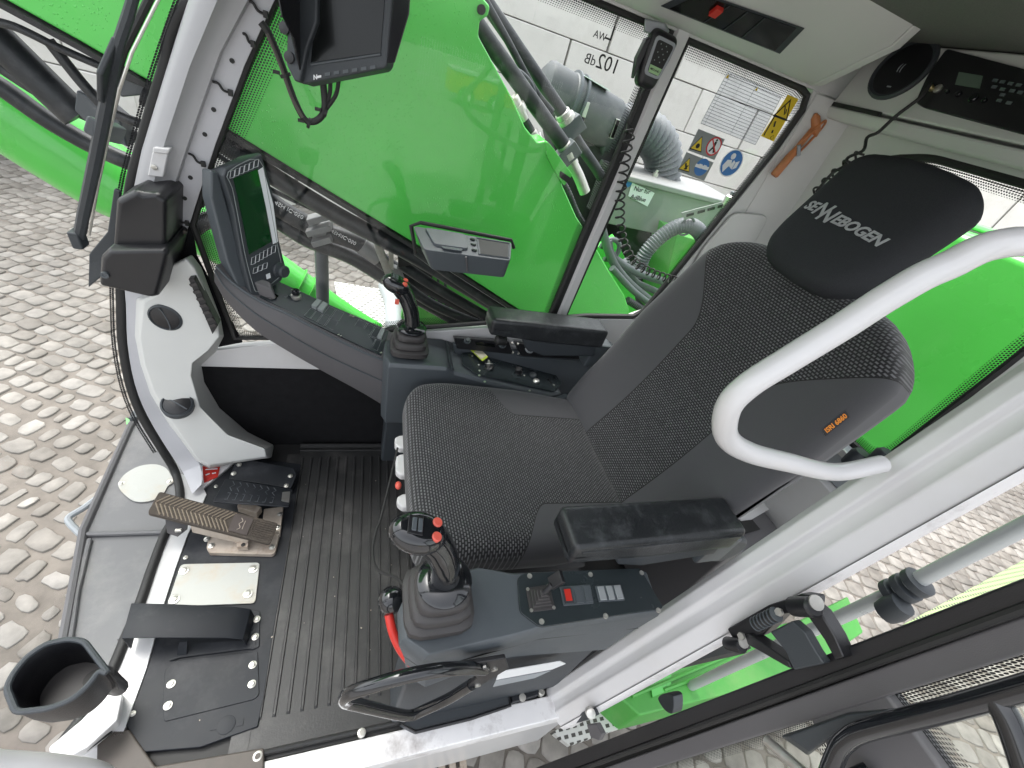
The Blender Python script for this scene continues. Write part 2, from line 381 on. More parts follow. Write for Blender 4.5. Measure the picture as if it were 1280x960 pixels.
# ================================================================ SETTING
GZ=-1.12
def stone_mat():
    m,nt,out=nodes('granite_setts'); p=N(nt,'ShaderNodeBsdfPrincipled'); a=N(nt,'ShaderNodeAttribute',attribute_name='tone')
    tc=N(nt,'ShaderNodeTexCoord')
    r=N(nt,'ShaderNodeValToRGB'); e=r.color_ramp.elements; e[0].color=(.185,.168,.148,1); e[1].color=(.305,.288,.265,1)
    q=e.new(.35); q.color=(.235,.218,.196,1); q=e.new(.7); q.color=(.27,.252,.228,1)
    L(nt,a.outputs['Fac'],r.inputs[0])
    n=N(nt,'ShaderNodeTexNoise'); n.inputs['Scale'].default_value=14; n.inputs['Detail'].default_value=8; L(nt,tc.outputs['Object'],n.inputs['Vector'])
    mr=N(nt,'ShaderNodeMapRange'); mr.inputs[1].default_value=.3; mr.inputs[2].default_value=.7; mr.inputs[3].default_value=.72; mr.inputs[4].default_value=1.12; L(nt,n.outputs[0],mr.inputs[0])
    n2=N(nt,'ShaderNodeTexNoise'); n2.inputs['Scale'].default_value=.9; n2.inputs['Detail'].default_value=5; L(nt,tc.outputs['Object'],n2.inputs['Vector'])
    m2=N(nt,'ShaderNodeMapRange'); m2.inputs[1].default_value=.35; m2.inputs[2].default_value=.68; m2.inputs[3].default_value=.62; m2.inputs[4].default_value=1.1; L(nt,n2.outputs[0],m2.inputs[0])
    k=math_(nt,'MULTIPLY',mr.outputs[0],m2.outputs[0])
    vm=N(nt,'ShaderNodeVectorMath',operation='SCALE'); L(nt,r.outputs[0],vm.inputs[0]); L(nt,k,vm.inputs['Scale'])
    L(nt,vm.outputs[0],p.inputs['Base Color']); p.inputs['Roughness'].default_value=.75
    bp=N(nt,'ShaderNodeBump'); bp.inputs['Strength'].default_value=.6; bp.inputs['Distance'].default_value=.01; L(nt,n.outputs[0],bp.inputs['Height']); L(nt,bp.outputs[0],p.inputs['Normal'])
    L(nt,p.outputs[0],out.inputs[0]); return m
# earth joint sheet out to the horizon, and the individual setts laid in it
g=MB(); g.quad((-60,-60,GZ-.013),(60,-60,GZ-.013),(60,60,GZ-.013),(-60,60,GZ-.013))
tag(obj('ground',g,M['joint'],flat=True),kind='structure')
g=MB(); g.quad((-60,2.4,GZ-.009),(60,2.4,GZ-.009),(60,60,GZ-.009),(-60,60,GZ-.009))
tag(obj('yard_paving',g,mat('pale_asphalt',(.26,.25,.24),.9,var=.12,vscale=1.5),flat=True),kind='structure')
rng=random.Random(3)
P0=.122; ang=R(SETT_ANG); ca,sa=math.cos(ang),math.sin(ang)
setts=MB(); tones=[]
def lay(a0,a1,b0,b1,keep):
    row=0; b=b0
    while b<b1:
        hb=P0*rng.uniform(.84,1.12); a=a0+rng.uniform(0,P0)
        while a<a1:
            wa=P0*rng.uniform(.72,1.3); ca_,cb_=a+wa/2,b+hb/2
            x,y=ca*ca_-sa*cb_, sa*ca_+ca*cb_
            if keep(x,y):
                near=abs(x-1.2)<2.2 and abs(y+.6)<2.2
                wide=min(1,max(0,(y+2.6)/1.2))*(x>.2); gap=.006+.011*wide
                ha,hbb=(wa/2-gap*rng.uniform(.5,1.3))*(1-.25*wide*(rng.random()<.25)), (hb/2-gap*rng.uniform(.5,1.3))*(1-.3*wide*(rng.random()<.3))
                zt=GZ-.003+rng.uniform(-.004,.004); tl=(rng.uniform(-.025,.025),rng.uniform(-.025,.025)); ro=rng.uniform(-.13,.13); c2,s2=math.cos(ro),math.sin(ro)
                loops=[]
                base=[]; ph=rng.uniform(0,6.28); kk=rng.uniform(3.2,6); rough=.03+.07*wide
                for i12 in range(12):
                    t=2*math.pi*(i12+.5)/12; cx,cy=math.cos(t),math.sin(t); q=(abs(cx)**kk+abs(cy)**kk)**(-1/kk)
                    j=1+rng.uniform(-rough,rough)+rough*.8*math.sin(2*t+ph)
                    base.append((cx*q*ha*j,cy*q*hbb*j))
                for sc,dz in ((1.04,-.014),(1.0,-.003),(.93,0.0)):
                    lp=[]
                    for px,py in base:
                        u=px*sc; v=py*sc; u,v=c2*u-s2*v,s2*u+c2*v
                        uu,vv=ca_+u,cb_+v
                        lp.append(V((ca*uu-sa*vv, sa*uu+ca*vv, zt+dz+(u*tl[0]+v*tl[1]))))
                    loops.append(lp)
                n0=len(setts.f)
                vs=[p for l in loops for p in l]; n=12; fs=[]
                for k in range(2):
                    for i in range(n): fs.append([k*n+i,k*n+(i+1)%n,(k+1)*n+(i+1)%n,(k+1)*n+i])
                fs.append([2*n+i for i in range(n)])
                setts.add(vs,fs); tones.extend([rng.random()]*len(fs))
            a+=wa
        b+=hb
lay(-14,14,-14,14,lambda x,y: -9.5<x<7.5 and -6.05<y<2.4 and not(-3<x<.3 and -.45<y<.2) )
so=obj('cobblestones',setts,stone_mat(),ang=60)
at=so.data.attributes.new('tone','FLOAT','FACE'); at.data.foreach_set('value',tones)
tag(so,kind='structure')

# concrete block walls beyond the machine
def wall(name,label,org,ud,n,courses,cw,chh,z0,th=.5):
    t=thing(name,label,'wall',(org[0],org[1],z0)); u=V(ud); nrm=V((0,0,1)).cross(u)
    proto=None
    for j in range(courses):
        for i in range(n):
            o=V((org[0],org[1],z0))+u*((i+(.5 if j%2 else 0)+rng.uniform(-.02,.02))*cw)+V((0,0,j*chh))+nrm*rng.uniform(-.012,.012)
            b=MB(); h=(cw/2-.006, th/2, chh/2-.005)
            Mx=Matrix((u,nrm,V((0,0,1)))).transposed()
            b.box(o+u*(cw/2)+V((0,0,chh/2))-nrm*(th/2),h,Mx)
            obj('block',b,M['concrete'],t,bevel=.012)
    return t
wall('concrete_wall','long wall of pale concrete blocks standing behind the air filter',(-10.33,-6.05),(1,0,0),14,7,1.13,.585,-1.205,.5)
wall('concrete_wall','shorter concrete block wall far behind the green engine hood and rear window',(-9.5,-6.0),(0,1,0),8,7,1.13,.585,GZ,.5)

# ================================================================ THE MACHINE OUTSIDE THE CAB
# boom: welded box section rising to the front, right of the cab
YB=-.74
rear=Y(YB,(606,0),(613,8),(610,20),(600,26),(598,45),(617,80),(640,122),(657,160),(672,178),(683,176),(690,183),(690,200),(705,236),(721,272),(742,305),(762,340),(781,370),(786,386))
low=Y(YB,(660,395),(560,330),(420,245),(265,150),(190,104),(100,52))
con=[V((2.6,YB,2.75)),V((.6,YB,1.98)),V((.1,YB,1.72)),V((-.15,YB,1.60))]+rear+[V((-1.3,YB,.42)),V((-1.0,YB,.36))]+low+[V((1.3,YB,1.40)),V((2.6,YB,1.86))]
boom=thing('boom','big green box-section boom rising past the right side window','boom',(-.9,YB-.3,.4))
b=MB(); b.prism(con,(0,-.40,0)); obj('boom_plate',b,M['green_wet'],boom,bevel=.006)
# lower flange, coloured black to stand for the boom underside in shade
b=MB(); fl=low[::-1]; fl=[V((1.6,YB,1.5))]+fl
b.strip([p+V((0,.012,-.004)) for p in fl],[p+V((0,-.43,-.004)) for p in fl]); b.strip([p+V((0,.012,-.018)) for p in fl],[p+V((0,-.43,-.018)) for p in fl])
b.strip([p+V((0,.012,-.004)) for p in fl],[p+V((0,.012,-.018)) for p in fl])
obj('flange',b,M['rubber'],boom,flat=True)
b=MB(); b.tube(Y(YB+.004,(262,153),(420,250),(559,336),(640,388)),.0035,8); obj('edge_strip',b,M['white_worn'],boom)
b=MB(); e0=Y(YB+.01,(602,12)); b.lathe(e0,(0,1,0),[(.011,-.01),(.011,.002)],16); obj('lug_hole',b,M['print'],boom)
b=MB(); b.prism(round_poly(Y(YB+.02,(683,176),(690,183),(716,219),(705,233),(692,212),(684,196)),.008),(0,-.035,0)); obj('lug',b,M['green'],boom,bevel=.002)
b=MB(); ho=Y(YB+.02,(700,213),(713,222),(711,230),(699,221)); b.prism(round_poly(ho,.006),(0,.004,0)); obj('lug_hole',b,M['print'],boom)

def hose(name,label,px,yv,r,m='hose',group='hydraulic hoses beside the boom',cat='hose',k=6,n=12,cor=None,ends=None):
    pts=[]
    for i,p in enumerate(px):
        pts.append(Y(yv if not hasattr(yv,'__len__') else yv[i], p))
    sp=smooth_path(pts,k)
    if cor:
        # corrugated: dense resample with alternating radius
        d=[0]
        for a,b_ in zip(sp,sp[1:]): d.append(d[-1]+(b_-a).length)
        q=[];rr=[];s=0;i=0;st=cor/3
        while s<d[-1]:
            while d[i+1]<s: i+=1
            t=(s-d[i])/(d[i+1]-d[i]); q.append(sp[i].lerp(sp[i+1],t)); rr.append(r*(1+.09*math.sin(2*math.pi*s/cor))); s+=st
        mb=MB(); mb.tube(q,rr,n)
    else:
        mb=MB(); mb.tube(sp,r,n)
    o=obj(name,mb,M[m]); tag(o,label,cat,group)
    return o,sp
def collar(parent,a,b_,r,m='zinc',name='fitting'):
    mb=MB(); a=V(a); b_=V(b_); d=(b_-a).normalized(); l=(b_-a).length
    mb.lathe(a,d,[(r*.9,0),(r,.003),(r,l*.35),(r*1.25,l*.36),(r*1.25,l*.64),(r,.65*l),(r*.92,l)],6 if m=='hex' else 14); return obj(name,mb,M['zinc'] if m=='hex' else M[m],parent)
# pipes and hoses over the boom's rear edge
h1,s1=hose('boom_pipe','straight black boom pipe farthest from the cab, ending in a silver coupling',[(592,-20),(640,50),(702,140)],-1.02,.024,group='black pipes fixed along the edges of the boom',cat='pipe')
collar(h1,s1[-1],Y(-1.02,(712,158)),.03); mb=MB(); mb.tube(smooth_path(Y(-1.02,(712,158),(724,180),(742,206),(752,222)),5),.021,12); obj('hose_end',mb,M['hose'],h1)
mb=MB(); mb.box(Y(-1.02,(714,160)),(.045,.03,.03),Matrix.Rotation(.9,3,'Y')); obj('clamp_block',mb,M['slate'],h1,bevel=.004)
h2,s2=hose('boom_pipe','black boom pipe lying on the green boom edge, nearest of the pair',[(575,-5),(594,28),(640,92),(704,180)],-.90,.026,group='black pipes fixed along the edges of the boom',cat='pipe')
collar(h2,s2[-1],Y(-.90,(716,206)),.026); mb=MB(); mb.tube(smooth_path(Y(-.90,(716,206),(724,222),(731,240)),5),.022,12); obj('hose_end',mb,M['zinc'],h2)
mb=MB(); mb.box(Y(-.90,(707,194)),(.05,.03,.028),Matrix.Rotation(.95,3,'Y')); obj('clamp_block',mb,M['slate'],h2,bevel=.004)
hose('hydraulic_hose','thin black hose between the two boom pipes',[(600,-10),(634,50),(668,112),(690,140)],-.97,.012)
hose('hydraulic_hose','thin grey hose bowed out beside the boom pipes',[(622,80),(648,88),(664,104),(672,128)],-.93,.006,m='conduit')
h3,s3=hose('hydraulic_hose','short hose with steel fittings running down the boom edge',[(640,122),(655,150),(668,172)],-.86,.016)
collar(h3,s3[0],s3[6],.022); collar(h3,s3[-3],Y(-.86,(676,185)),.022)
hose('conduit','black corrugated conduit against the boom under the green lug',[(688,192),(696,214),(710,240),(722,268),(738,292)],-.80,.012,m='hose',group=None,cat='conduit',cor=.012)
# below the boom: pipe, thin line, twin main hoses with clamp and post
hose('boom_pipe','thick black pipe running just under the lower boom edge',[(180,118),(262,168),(330,213),(420,268),(520,322),(640,395)],-.86,.030,group='black pipes fixed along the edges of the boom',cat='pipe')
hose('cable','thin black cable strung below the boom pipe',[(250,178),(330,232),(415,272),(470,300),(540,345)],-1.02,.009,group=None,cat='cable')
h4,s4=hose('hydraulic_hose','thick main hose with white lettering, clamped on the post',[(215,268),(240,250),(300,228),(352,262),(395,285),(450,305),(492,336),(560,372),(650,425)],-1.10,.036)
h5,s5=hose('hydraulic_hose','second thick main hose under the lettered hose, clamped on the post',[(215,310),(260,275),(330,270),(385,300),(440,322),(500,360),(560,395),(620,430)],-1.12,.032)
for px,tx in (((362,262),'4SH IC-050'),((430,296),'4SH/IC-050')):
    a=Y(-1.06,px); d=(Y(-1.06,(px[0]+20,px[1]+11))-a)
    obj('hose_print',text_mesh(tx,a+V((0,.004,0)),d,V((-d.z,0,d.x))*-1 if d.x>0 else V((d.z,0,-d.x))*-1,.022),M['white_print'],h4)
for a,b_ in (((386,281),(408,290)),((452,306),(474,322))):
    mb=MB(); pa,pb=Y(-1.10,a,b_); mb.tube([pa,pb],.040,14); obj('crimp',mb,M['alu'],h4)
cl=thing('hose_clamp','steel clamp block holding the thick hoses on a grey post','hose clamp',Y(-1.1,(402,345)))
mb=MB(); c0=Y(-1.08,(400,283)); mb.box(c0,(.05,.055,.012),Matrix.Rotation(.45,3,'Y')); mb.box(c0+V((0,.02,.045)),(.045,.03,.012),Matrix.Rotation(.45,3,'Y')); mb.box(c0+V((-.01,0,-.045)),(.04,.055,.012),Matrix.Rotation(.45,3,'Y')); obj('clamp_plate',mb,M['alu'],cl,bevel=.004)
mb=MB(); mb.tube(Y(-1.14,(401,292),(403,350),(404,420)),.028,14); obj('post',mb,M['conduit'],cl)
# bracket strip hanging from the boom near the tray
br=thing('boom_bracket','black and silver bracket hanging from the lower boom edge','bracket',Y(-.88,(470,300)))
mb=MB(); mb.prism(Y(-.88,(462,262),(472,272),(480,315),(492,345),(482,345),(468,310)),(0,-.02,0)); mb.prism(Y(-.86,(486,292),(492,300),(492,338),(486,335)),(0,-.01,0)); obj('strap',mb,M['steel'],br,bevel=.002)
mb=MB(); mb.prism(Y(-.9,(495,285),(520,300),(522,330),(498,335)),(0,-.05,0)); obj('block',mb,M['rubber'],br,bevel=.004)
mb=MB(); mb.prism(Y(-1.0,(482,330),(500,338),(512,365),(496,358)),(0,-.04,0)); obj('plate',mb,M['alu'],br,bevel=.003)
for nm,lb,px,yv,r in (('hydraulic_hose','upper of the slanting black hoses below the cup tray',[(500,330),(560,368),(660,425)],-.95,.024),('hydraulic_hose','lower slanting black hose ending below the right armrest',[(495,348),(540,380),(600,405),(640,412)],-1.0,.022),('hydraulic_hose','black hose close under the boom behind the cup tray',[(520,312),(575,352),(650,402)],-.82,.022)):
    hose(nm,lb,px,yv,r)
# green beam below
gb=thing('green_beam','long green rounded beam below the boom hoses, beyond the right console','beam',(-.1,-1.3,.1))
mb=MB()
cen=Y(-1.3,(-60,90),(0,128),(80,184),(150,232),(250,285),(350,345),(420,388),(474,412))
rad=[.15,.15,.145,.135,.11,.092,.070,.035]
mb.tube(smooth_path(cen,4),[rad[min(7,i//4)]+(rad[min(7,i//4+1)]-rad[min(7,i//4)])*(i%4)/4 for i in range(29)],16); obj('beam_body',mb,M['green'],gb)
for px in ((372,357),(430,395),(385,365)):
    mb=MB(); i=min(range(len(cen)),key=lambda k:0); a=Y(-1.3,px); d=(cen[7]-cen[5]).normalized(); mb.tube([a-d*.002,a+d*.002],.094 if px[0]<400 else .066,16); obj('weld_band',mb,M['green_dull'],gb)
# deck at front: dark black bars, cylinder, seen through windscreen
ct=thing('boom_cylinder','black hydraulic cylinder with added highlight line under the green boom beyond the windscreen','hydraulic cylinder',Y(-1.0,(60,100)))
mb=MB(); mb.tube(Y(-1.0,(-80,-14),(0,52),(98,146)),.045,18); obj('barrel',mb,M['hose'],ct)
mb=MB(); mb.tube(Y(-.98,(-60,5),(0,52),(75,118)),.012,12); obj('highlight_line',mb,M['steel'],ct)  # thin steel tube added to stand for the highlight along the cylinder
mb=MB(); mb.prism(Y(-.95,(95,112),(120,125),(150,150),(160,185),(120,165),(92,138)),(0,-.08,0)); obj('end_block',mb,M['slate'],ct,bevel=.006)
hose('hydraulic_hose','thick black hose bundle curving in front of the windscreen above the green beam',[(-40,58),(0,84),(60,122),(120,150),(175,172)],-1.02,.016)
hose('hydraulic_hose','grey black hose lying along the lower green beam in front of the windscreen',[(-40,88),(0,108),(60,150),(120,184),(170,205),(215,212)],-1.05,.027)
hose('hydraulic_hose','black hose near the top of the windscreen, just under the boom',[(-20,24),(20,34),(70,58),(120,80),(190,108)],-.86,.010)
hose('hydraulic_hose','black hose bending from the boom down behind the wiper',[(60,50),(85,82),(110,112),(140,140),(190,160)],-.92,.014)
mb=MB(); mb.prism(Y(-.9,(140,88),(190,95),(190,118),(150,122)),(0,-.08,0)); o=obj('junction_block',mb,M['slate'],bevel=.006); tag(o,'dark junction block on the hoses beside the windscreen pillar','hose block')
# machine deck with air filter, intake hose, box
dk=thing('machine_deck','green machine deck behind the right rear side window','deck',(-1.6,-1.6,.4))
mb=MB(); mb.prism(Y(-1.25,(846,292),(872,300),(905,340),(880,400),(820,400)),(0,-.5,0)); obj('deck_plate',mb,M['green_dull'],dk,bevel=.008)
mb=MB(); mb.bx(-3.4,-1.25,-2.3,-1.3,.10,.34); obj('deck_panel',mb,M['filter'],dk,bevel=.01)
mb=MB(); mb.prism(Y(-1.15,(745,310),(768,295),(785,330),(800,400),(770,400)),(0,-.03,0)); obj('side_plate',mb,M['green'],dk,bevel=.004)
mb=MB(); mb.prism(Y(-1.5,(768,262),(800,270),(845,290),(822,380),(790,360)),(0,-.3,0)); obj('dark_housing',mb,M['black'],dk,bevel=.01)
mb=MB(); mb.bx(-3.0,-.5,-2.6,-1.9,.2,.85); obj('engine_box',mb,M['filter'],dk,bevel=.02)
mb=MB()
for k in range(8):
    a=Y(-1.75,(740+rng.uniform(-30,20),195+rng.uniform(-20,60))); mb.tube([a,a+V((rng.uniform(-.3,.3),rng.uniform(-.1,.1),rng.uniform(-.25,.2)))],.014,8)
obj('engine_pipes',mb,M['hose'],dk)
mb=MB(); mb.prism(Y(-1.7,(690,170),(730,160),(775,190),(770,300),(720,300)),(0,-.2,0)); obj('engine_block',mb,M['rubber'],dk,bevel=.01)
af=thing('air_filter','grey cylindrical air filter housing with clips in front of the concrete wall','air filter',Y(-1.7,(725,128)))
a,b_=Y(-1.7,(678,108),(768,158)); ax=(b_-a).normalized(); l=(b_-a).length
mb=MB(); mb.lathe(a,ax,[(.08,-.02),(.112,0),(.118,.02),(.118,l*.30),(.126,l*.32),(.130,l*.36),(.126,l*.4),(.121,l*.42),(.121,l*.93),(.11,l*.98),(.07,l)],40); obj('housing',mb,M['filter'],af)
for t in (.33,.42):
    mb=MB(); mb.lathe(a+ax*l*t,ax,[(.126,-.008),(.136,-.006),(.136,.006),(.126,.008)],40); obj('clamp_band',mb,M['slate'],af)
for t,an in ((.46,2.2),(.46,3.6),(.88,2.2),(.88,.9)):
    pp=Y(-1.55,(722+ (28 if t>.8 else -4),150+(12 if t>.8 else 0))) ; mb=MB(); mb.box(a+ax*l*t+V((0,.115,-.05+.05*math.sin(an))),(.012,.012,.045)); obj('clip',mb,M['steel'],af,bevel=.003)
mb=MB(); mb.box(a+ax*l*.55+V((0,.02,.123)),(.08,.05,.002),Matrix.Rotation(math.atan2(-ax.z,ax.x),3,'Y')); obj('sticker',mb,M['label'],af)
ih,_=hose('intake_hose','grey ribbed intake hose bending behind the window pillar',[(745,168),(778,158),(806,164),(824,182),(829,204),(826,235)],-1.75,.105,m='conduit',group=None,cat='intake hose',cor=.034,n=28)
tb=thing('tank_box','stainless steel box with lid and stickers below the ribbed hose','steel box',Y(-1.45,(850,260)))
f1=Y(-1.45,(776,219),(824,240),(818,284),(772,262)); mb=MB()
top=[Y(-1.45,(776,216)),Y(-1.45,(824,236)),Y(-1.40,(912,268)),Y(-1.9,(895,240)),Y(-1.9,(800,205))]
zt=top[1].z
body=[V((p.x,p.y,zt)) for p in (Y(-1.45,(776,219)),Y(-1.45,(824,240)),Y(-1.45,(912,275)))]
x0,x1=body[0].x,body[2].x
mb.bx(x1,x0,-1.85,-1.45,zt-.24,zt); obj('box_body',mb,M['alu'],tb,bevel=.008)
mb=MB(); mb.bx(x1-.02,x0+.02,-1.88,-1.42,zt,zt+.03); obj('lid',mb,M['alu'],tb,bevel=.008)
mb=MB(); lab=Y(-1.447,(790,228),(818,241),(809,258),(785,245)); mb.prism(lab,(0,.003,0)); obj('label',mb,M['label'],tb)
ld=(lab[1]-lab[0]); 
for tx,px in (('Nur für',(803,238)),('AdBlue',(798,248))):
    obj('label_print',text_mesh(tx,Y(-1.442,px),(-1,0,0),(0,0,1),.035),M['print'],tb)
for px in ((778,224),(785,228)):
    mb=MB(); mb.lathe(Y(-1.447,px),(0,1,0),[(.024,0),(.024,.003)],20); obj('round_sign',mb,M['blue'],tb)
mb=MB(); mb.lathe(V((x0-.3,-1.6,zt+.03)),(0,0,1),[(.016,0),(.016,.02),(.008,.021),(.008,.035)],12); obj('bolt',mb,M['zinc'],tb)
hose('conduit','thick grey braided hose arching over the green deck',[(796,345),(806,318),(826,296),(848,283),(866,283),(878,296),(882,315)],-1.1,.036,m='conduit',cat='hose',group='grey hoses behind the side window',cor=.014,n=18)
for lb,px,yv,r in (('grey hose curving low below the coiled radio cord',[(760,300),(764,318),(780,332),(800,342),(830,352)],-1.0,.020),('grey hose crossing behind the coiled radio cord',[(782,325),(792,350),(815,362),(840,372)],-1.02,.018),('grey hose running down past the green plate behind the window pillar',[(752,285),(765,325),(785,352),(812,375),(830,392)],-.97,.020),('lowest grey hose beside the boom foot',[(765,335),(790,362),(815,382),(828,395)],-.93,.016)):
    hose('conduit',lb,px,yv,r,m='conduit',cat='hose',group='grey hoses behind the side window')
hose('conduit','black corrugated hose disappearing behind the seat backrest',[(784,375),(800,385),(815,395)],-.9,.018,m='hose',cat='hose',group='grey hoses behind the side window',cor=.012)
rl=thing('hose_loop','small grey hose loop beside the boom foot','hose',Y(-1.0,(770,312)))
mb=MB(); c0=Y(-1.0,(762,312)); mb.tube([c0+V((math.cos(t)*.05,0,math.sin(t)*.05)) for t in [i*.35 for i in range(15)]],.012,10); obj('loop',mb,M['conduit'],rl)
fh=thing('fitting_chain','silver pipe fittings in a row behind the rear edge of the side window','pipe',Y(-1.0,(900,270)))
pp=Y(-.85,(918,240),(904,268),(888,298),(876,322)); 
mb=MB(); mb.tube(smooth_path(Y(-.85,(918,240),(900,276),(875,322),(840,360),(815,378)),5),.014,10); obj('pipe',mb,M['conduit'],fh)
for a,b_ in zip(pp,pp[1:]):
    mb=MB(); d=(b_-a); mb.lathe(a+d*.15,d,[(.02,0),(.026,.006),(.026,.04),(.018,.042),(.018,.055)],8); obj('nut',mb,M['zinc'],fh)
pb=thing('perforated_bracket','slotted silver bracket in front of the steel box','bracket',Y(-1.0,(880,260)))
mb=MB(); q=Y(-1.0,(852,266),(909,251),(911,259),(856,275)); mb.prism(q,(0,-.004,0)); obj('strap',mb,M['alu'],pb,bevel=.001)
for t in (.15,.4,.62,.85):
    c=q[0].lerp(q[1],t).lerp(q[3].lerp(q[2],t),.5); mb=MB(); mb.box(c+V((0,.002,0)),(.018,.0015,.006),Matrix.Rotation(math.atan2(-(q[1]-q[0]).z,(q[1]-q[0]).x),3,'Y')); obj('slot',mb,M['print'],pb)
mb=MB(); c0=Y(-1.08,(858,283)); mb.tube([c0+V((math.cos(t)*.04,0,math.sin(t)*.045)) for t in [i*.4 for i in range(16)]],.006,8); obj('ring',mb,M['conduit'],pb)
# walkway beyond the right console
def grate_mat(bar=(.62,.62,.59)):
    m,nt,out=nodes('perforated_tread'); p=N(nt,'ShaderNodeBsdfPrincipled'); tc=N(nt,'ShaderNodeTexCoord')
    br=N(nt,'ShaderNodeTexBrick'); br.offset=.5; L(nt,tc.outputs['Object'],br.inputs['Vector'])
    for k,v in (('Scale',1.0),('Mortar Size',.008),('Mortar Smooth',.1),('Brick Width',.034),('Row Height',.028)): br.inputs[k].default_value=v
    br.inputs['Color1'].default_value=(.07,.065,.06,1); br.inputs['Color2'].default_value=(.09,.085,.075,1); br.inputs['Mortar'].default_value=(*bar,1)
    L(nt,br.outputs[0],p.inputs['Base Color']); p.inputs['Roughness'].default_value=.5
    bp=N(nt,'ShaderNodeBump'); bp.inputs['Strength'].default_value=1; bp.inputs['Distance'].default_value=.01; L(nt,br.outputs['Fac'],bp.inputs['Height']); L(nt,bp.outputs[0],p.inputs['Normal'])
    L(nt,p.outputs[0],out.inputs[0]); return m
M['grate']=grate_mat(); M['grate_g']=grate_mat((.30,.42,.18))
wk=thing('walkway','pale perforated walkway plate beyond the right console','walkway',(-.2,-1.7,-.05))
q=Z(-.02,(436,350),(500,352),(540,420),(470,440),(440,420)); mb=MB(); q=Z(-.02,(418,352),(482,362),(520,420),(440,470)); mb.prism([q[0],q[1],q[2],q[3]],(0,0,-.02)); obj('tread',mb,M['grate'],wk)
mb=MB(); mb.tube(smooth_path([Z(-.02,(482,362))+V((0,0,.03)),Z(-.02,(490,385))+V((0,0,.04)),Z(-.02,(492,420))+V((0,0,.03))],5),.05,12); obj('edge_rail',mb,M['greyedge'],wk)
gs=thing('green_side_plate','green side plate with dark slots beyond the right joystick','plate',Y(-1.45,(530,370)))
mb=MB(); mb.prism(Y(-1.45,(512,340),(545,320),(660,420),(600,440),(498,415)),(0,-.05,0)); obj('plate',mb,M['green_dull'],gs,bevel=.004)
for k in range(4):
    x=528+9*k; mb=MB(); mb.prism(Y(-1.44,(x,338+5*k),(x+3,340+5*k),(x+7,368+5*k),(x+6,392+2*k),(x+1,368+5*k)),(0,.004,0)); obj('slot',mb,M['slate_d'],gs)
# rear: engine hood behind the cab
hd=thing('engine_hood','large green engine hood behind the rear window','engine hood',(-2.6,-.1,.3))
mb=MB(); mb.prism([V((-1.75,-.36,-.3)),V((-1.75,.24,-.3)),V((-2.4,-.12,-.3)),V((-2.75,-.22,-.3)),V((-2.75,-.50,-.3))],(0,0,1.66)); obj('hood_body',mb,M['green'],hd,bevel=.03,seg=3)
mb=MB(); mb.bx(-2.6,-1.95,-.40,-.28,1.364,1.385); obj('hood_lid',mb,M['green'],hd,bevel=.012)
for z in (.35,.62): 
    mb=MB(); mb.bx(-1.752,-1.744,-.38,.2,z,z+.008); obj('panel_gap',mb,M['print'],hd)

# across the yard behind the photographer: what the side window mirrors
fe=thing('mesh_fence','pale mesh fence mirrored in the right side window','fence',(-4.6,23,GZ))
mb=MB()
for i in range(60): mb.bx(-9+.12*i-.012,-9+.12*i+.012,22.99,23.01,GZ,.80)
mb.bx(-9.1,-1.8,22.98,23.02,.40,.44); mb.bx(-9.1,-1.8,22.98,23.02,-.6,-.56); obj('mesh_panel',mb,M['label'],fe)
yt=thing('yellow_trailer','low yellow wheeled machine mirrored in the right side window','trailer',(-4.6,21.5,GZ))
mb=MB(); mb.prism([V((-3.1,20.8,-.75)),V((-3.1,20.8,.05)),V((-6.3,20.8,-.1)),V((-6.3,20.8,-.75))],(0,1.4,0)); obj('body',mb,M['yellow'],yt,bevel=.03)
mb=MB(); mb.bx(-6.3,-3.1,20.75,22.2,.05,.16); obj('deck',mb,M['label'],yt,bevel=.02)
for x in (-3.9,-5.3):
    mb=MB(); mb.lathe(V((x,20.55,-.75)),(0,1,0),[(.30,0),(.37,.03),(.37,.25),(.30,.28)],24); wh=obj('wheel',mb,M['rubber'],yt)
    mb=MB(); mb.lathe(V((x,20.54,-.75)),(0,1,0),[(.2,0),(.2,.02),(.06,.03)],20); obj('rim',mb,M['label'],wh)
# ================================================================ THE CAB
cab=thing('operator_cab','white and grey operator cab of the machine with open door and large windows','cab',(-.4,0,0))
def part(name,mb,m,**k): return obj(name,mb,M[m] if isinstance(m,str) else m,cab,**k)
YW=-.5
b=MB(); b.bx(-1.40,.50,-.52,.485,-.07,-.006); part('floor_pan',b,'rubber')
# front sill of the windscreen (white), seen left of the pedals
b=MB(); s=Z(.016,(250,600),(258,618),(248,640),(234,669),(219,711),(205,754),(194,795),(183,835),(168,876),(153,918)); t=Z(.016,(219,590),(225,618),(219,645),(206,668),(190,710),(175,754),(156,800),(137,844),(110,887),(74,934))
b.strip(s,t); b.strip([p-V((0,0,.06)) for p in s],[p-V((0,0,.06)) for p in t]); b.strip(t,[p-V((0,0,.06)) for p in t]); b.strip(s,[p-V((0,0,.06)) for p in s]); part('front_sill',b,'white',flat=True)
# door sill
b=MB(); b.bx(-.70,.30,.488,.545,-.06,.004); o=part('door_sill',b,'white_worn',bevel=.004)
b=MB(); b.bx(-.70,.60,.30,.525,-.5,-.07); part('lower_body',b,'white',bevel=.01)
for x in (-.05,-.33,-.55,.18):
    q=MB(); q.lathe((x,.478,.012),(0,0,1),[(.010,-.01),(.010,.004),(.006,.005),(.006,.003)],14); part('bolt',q,'zinc')
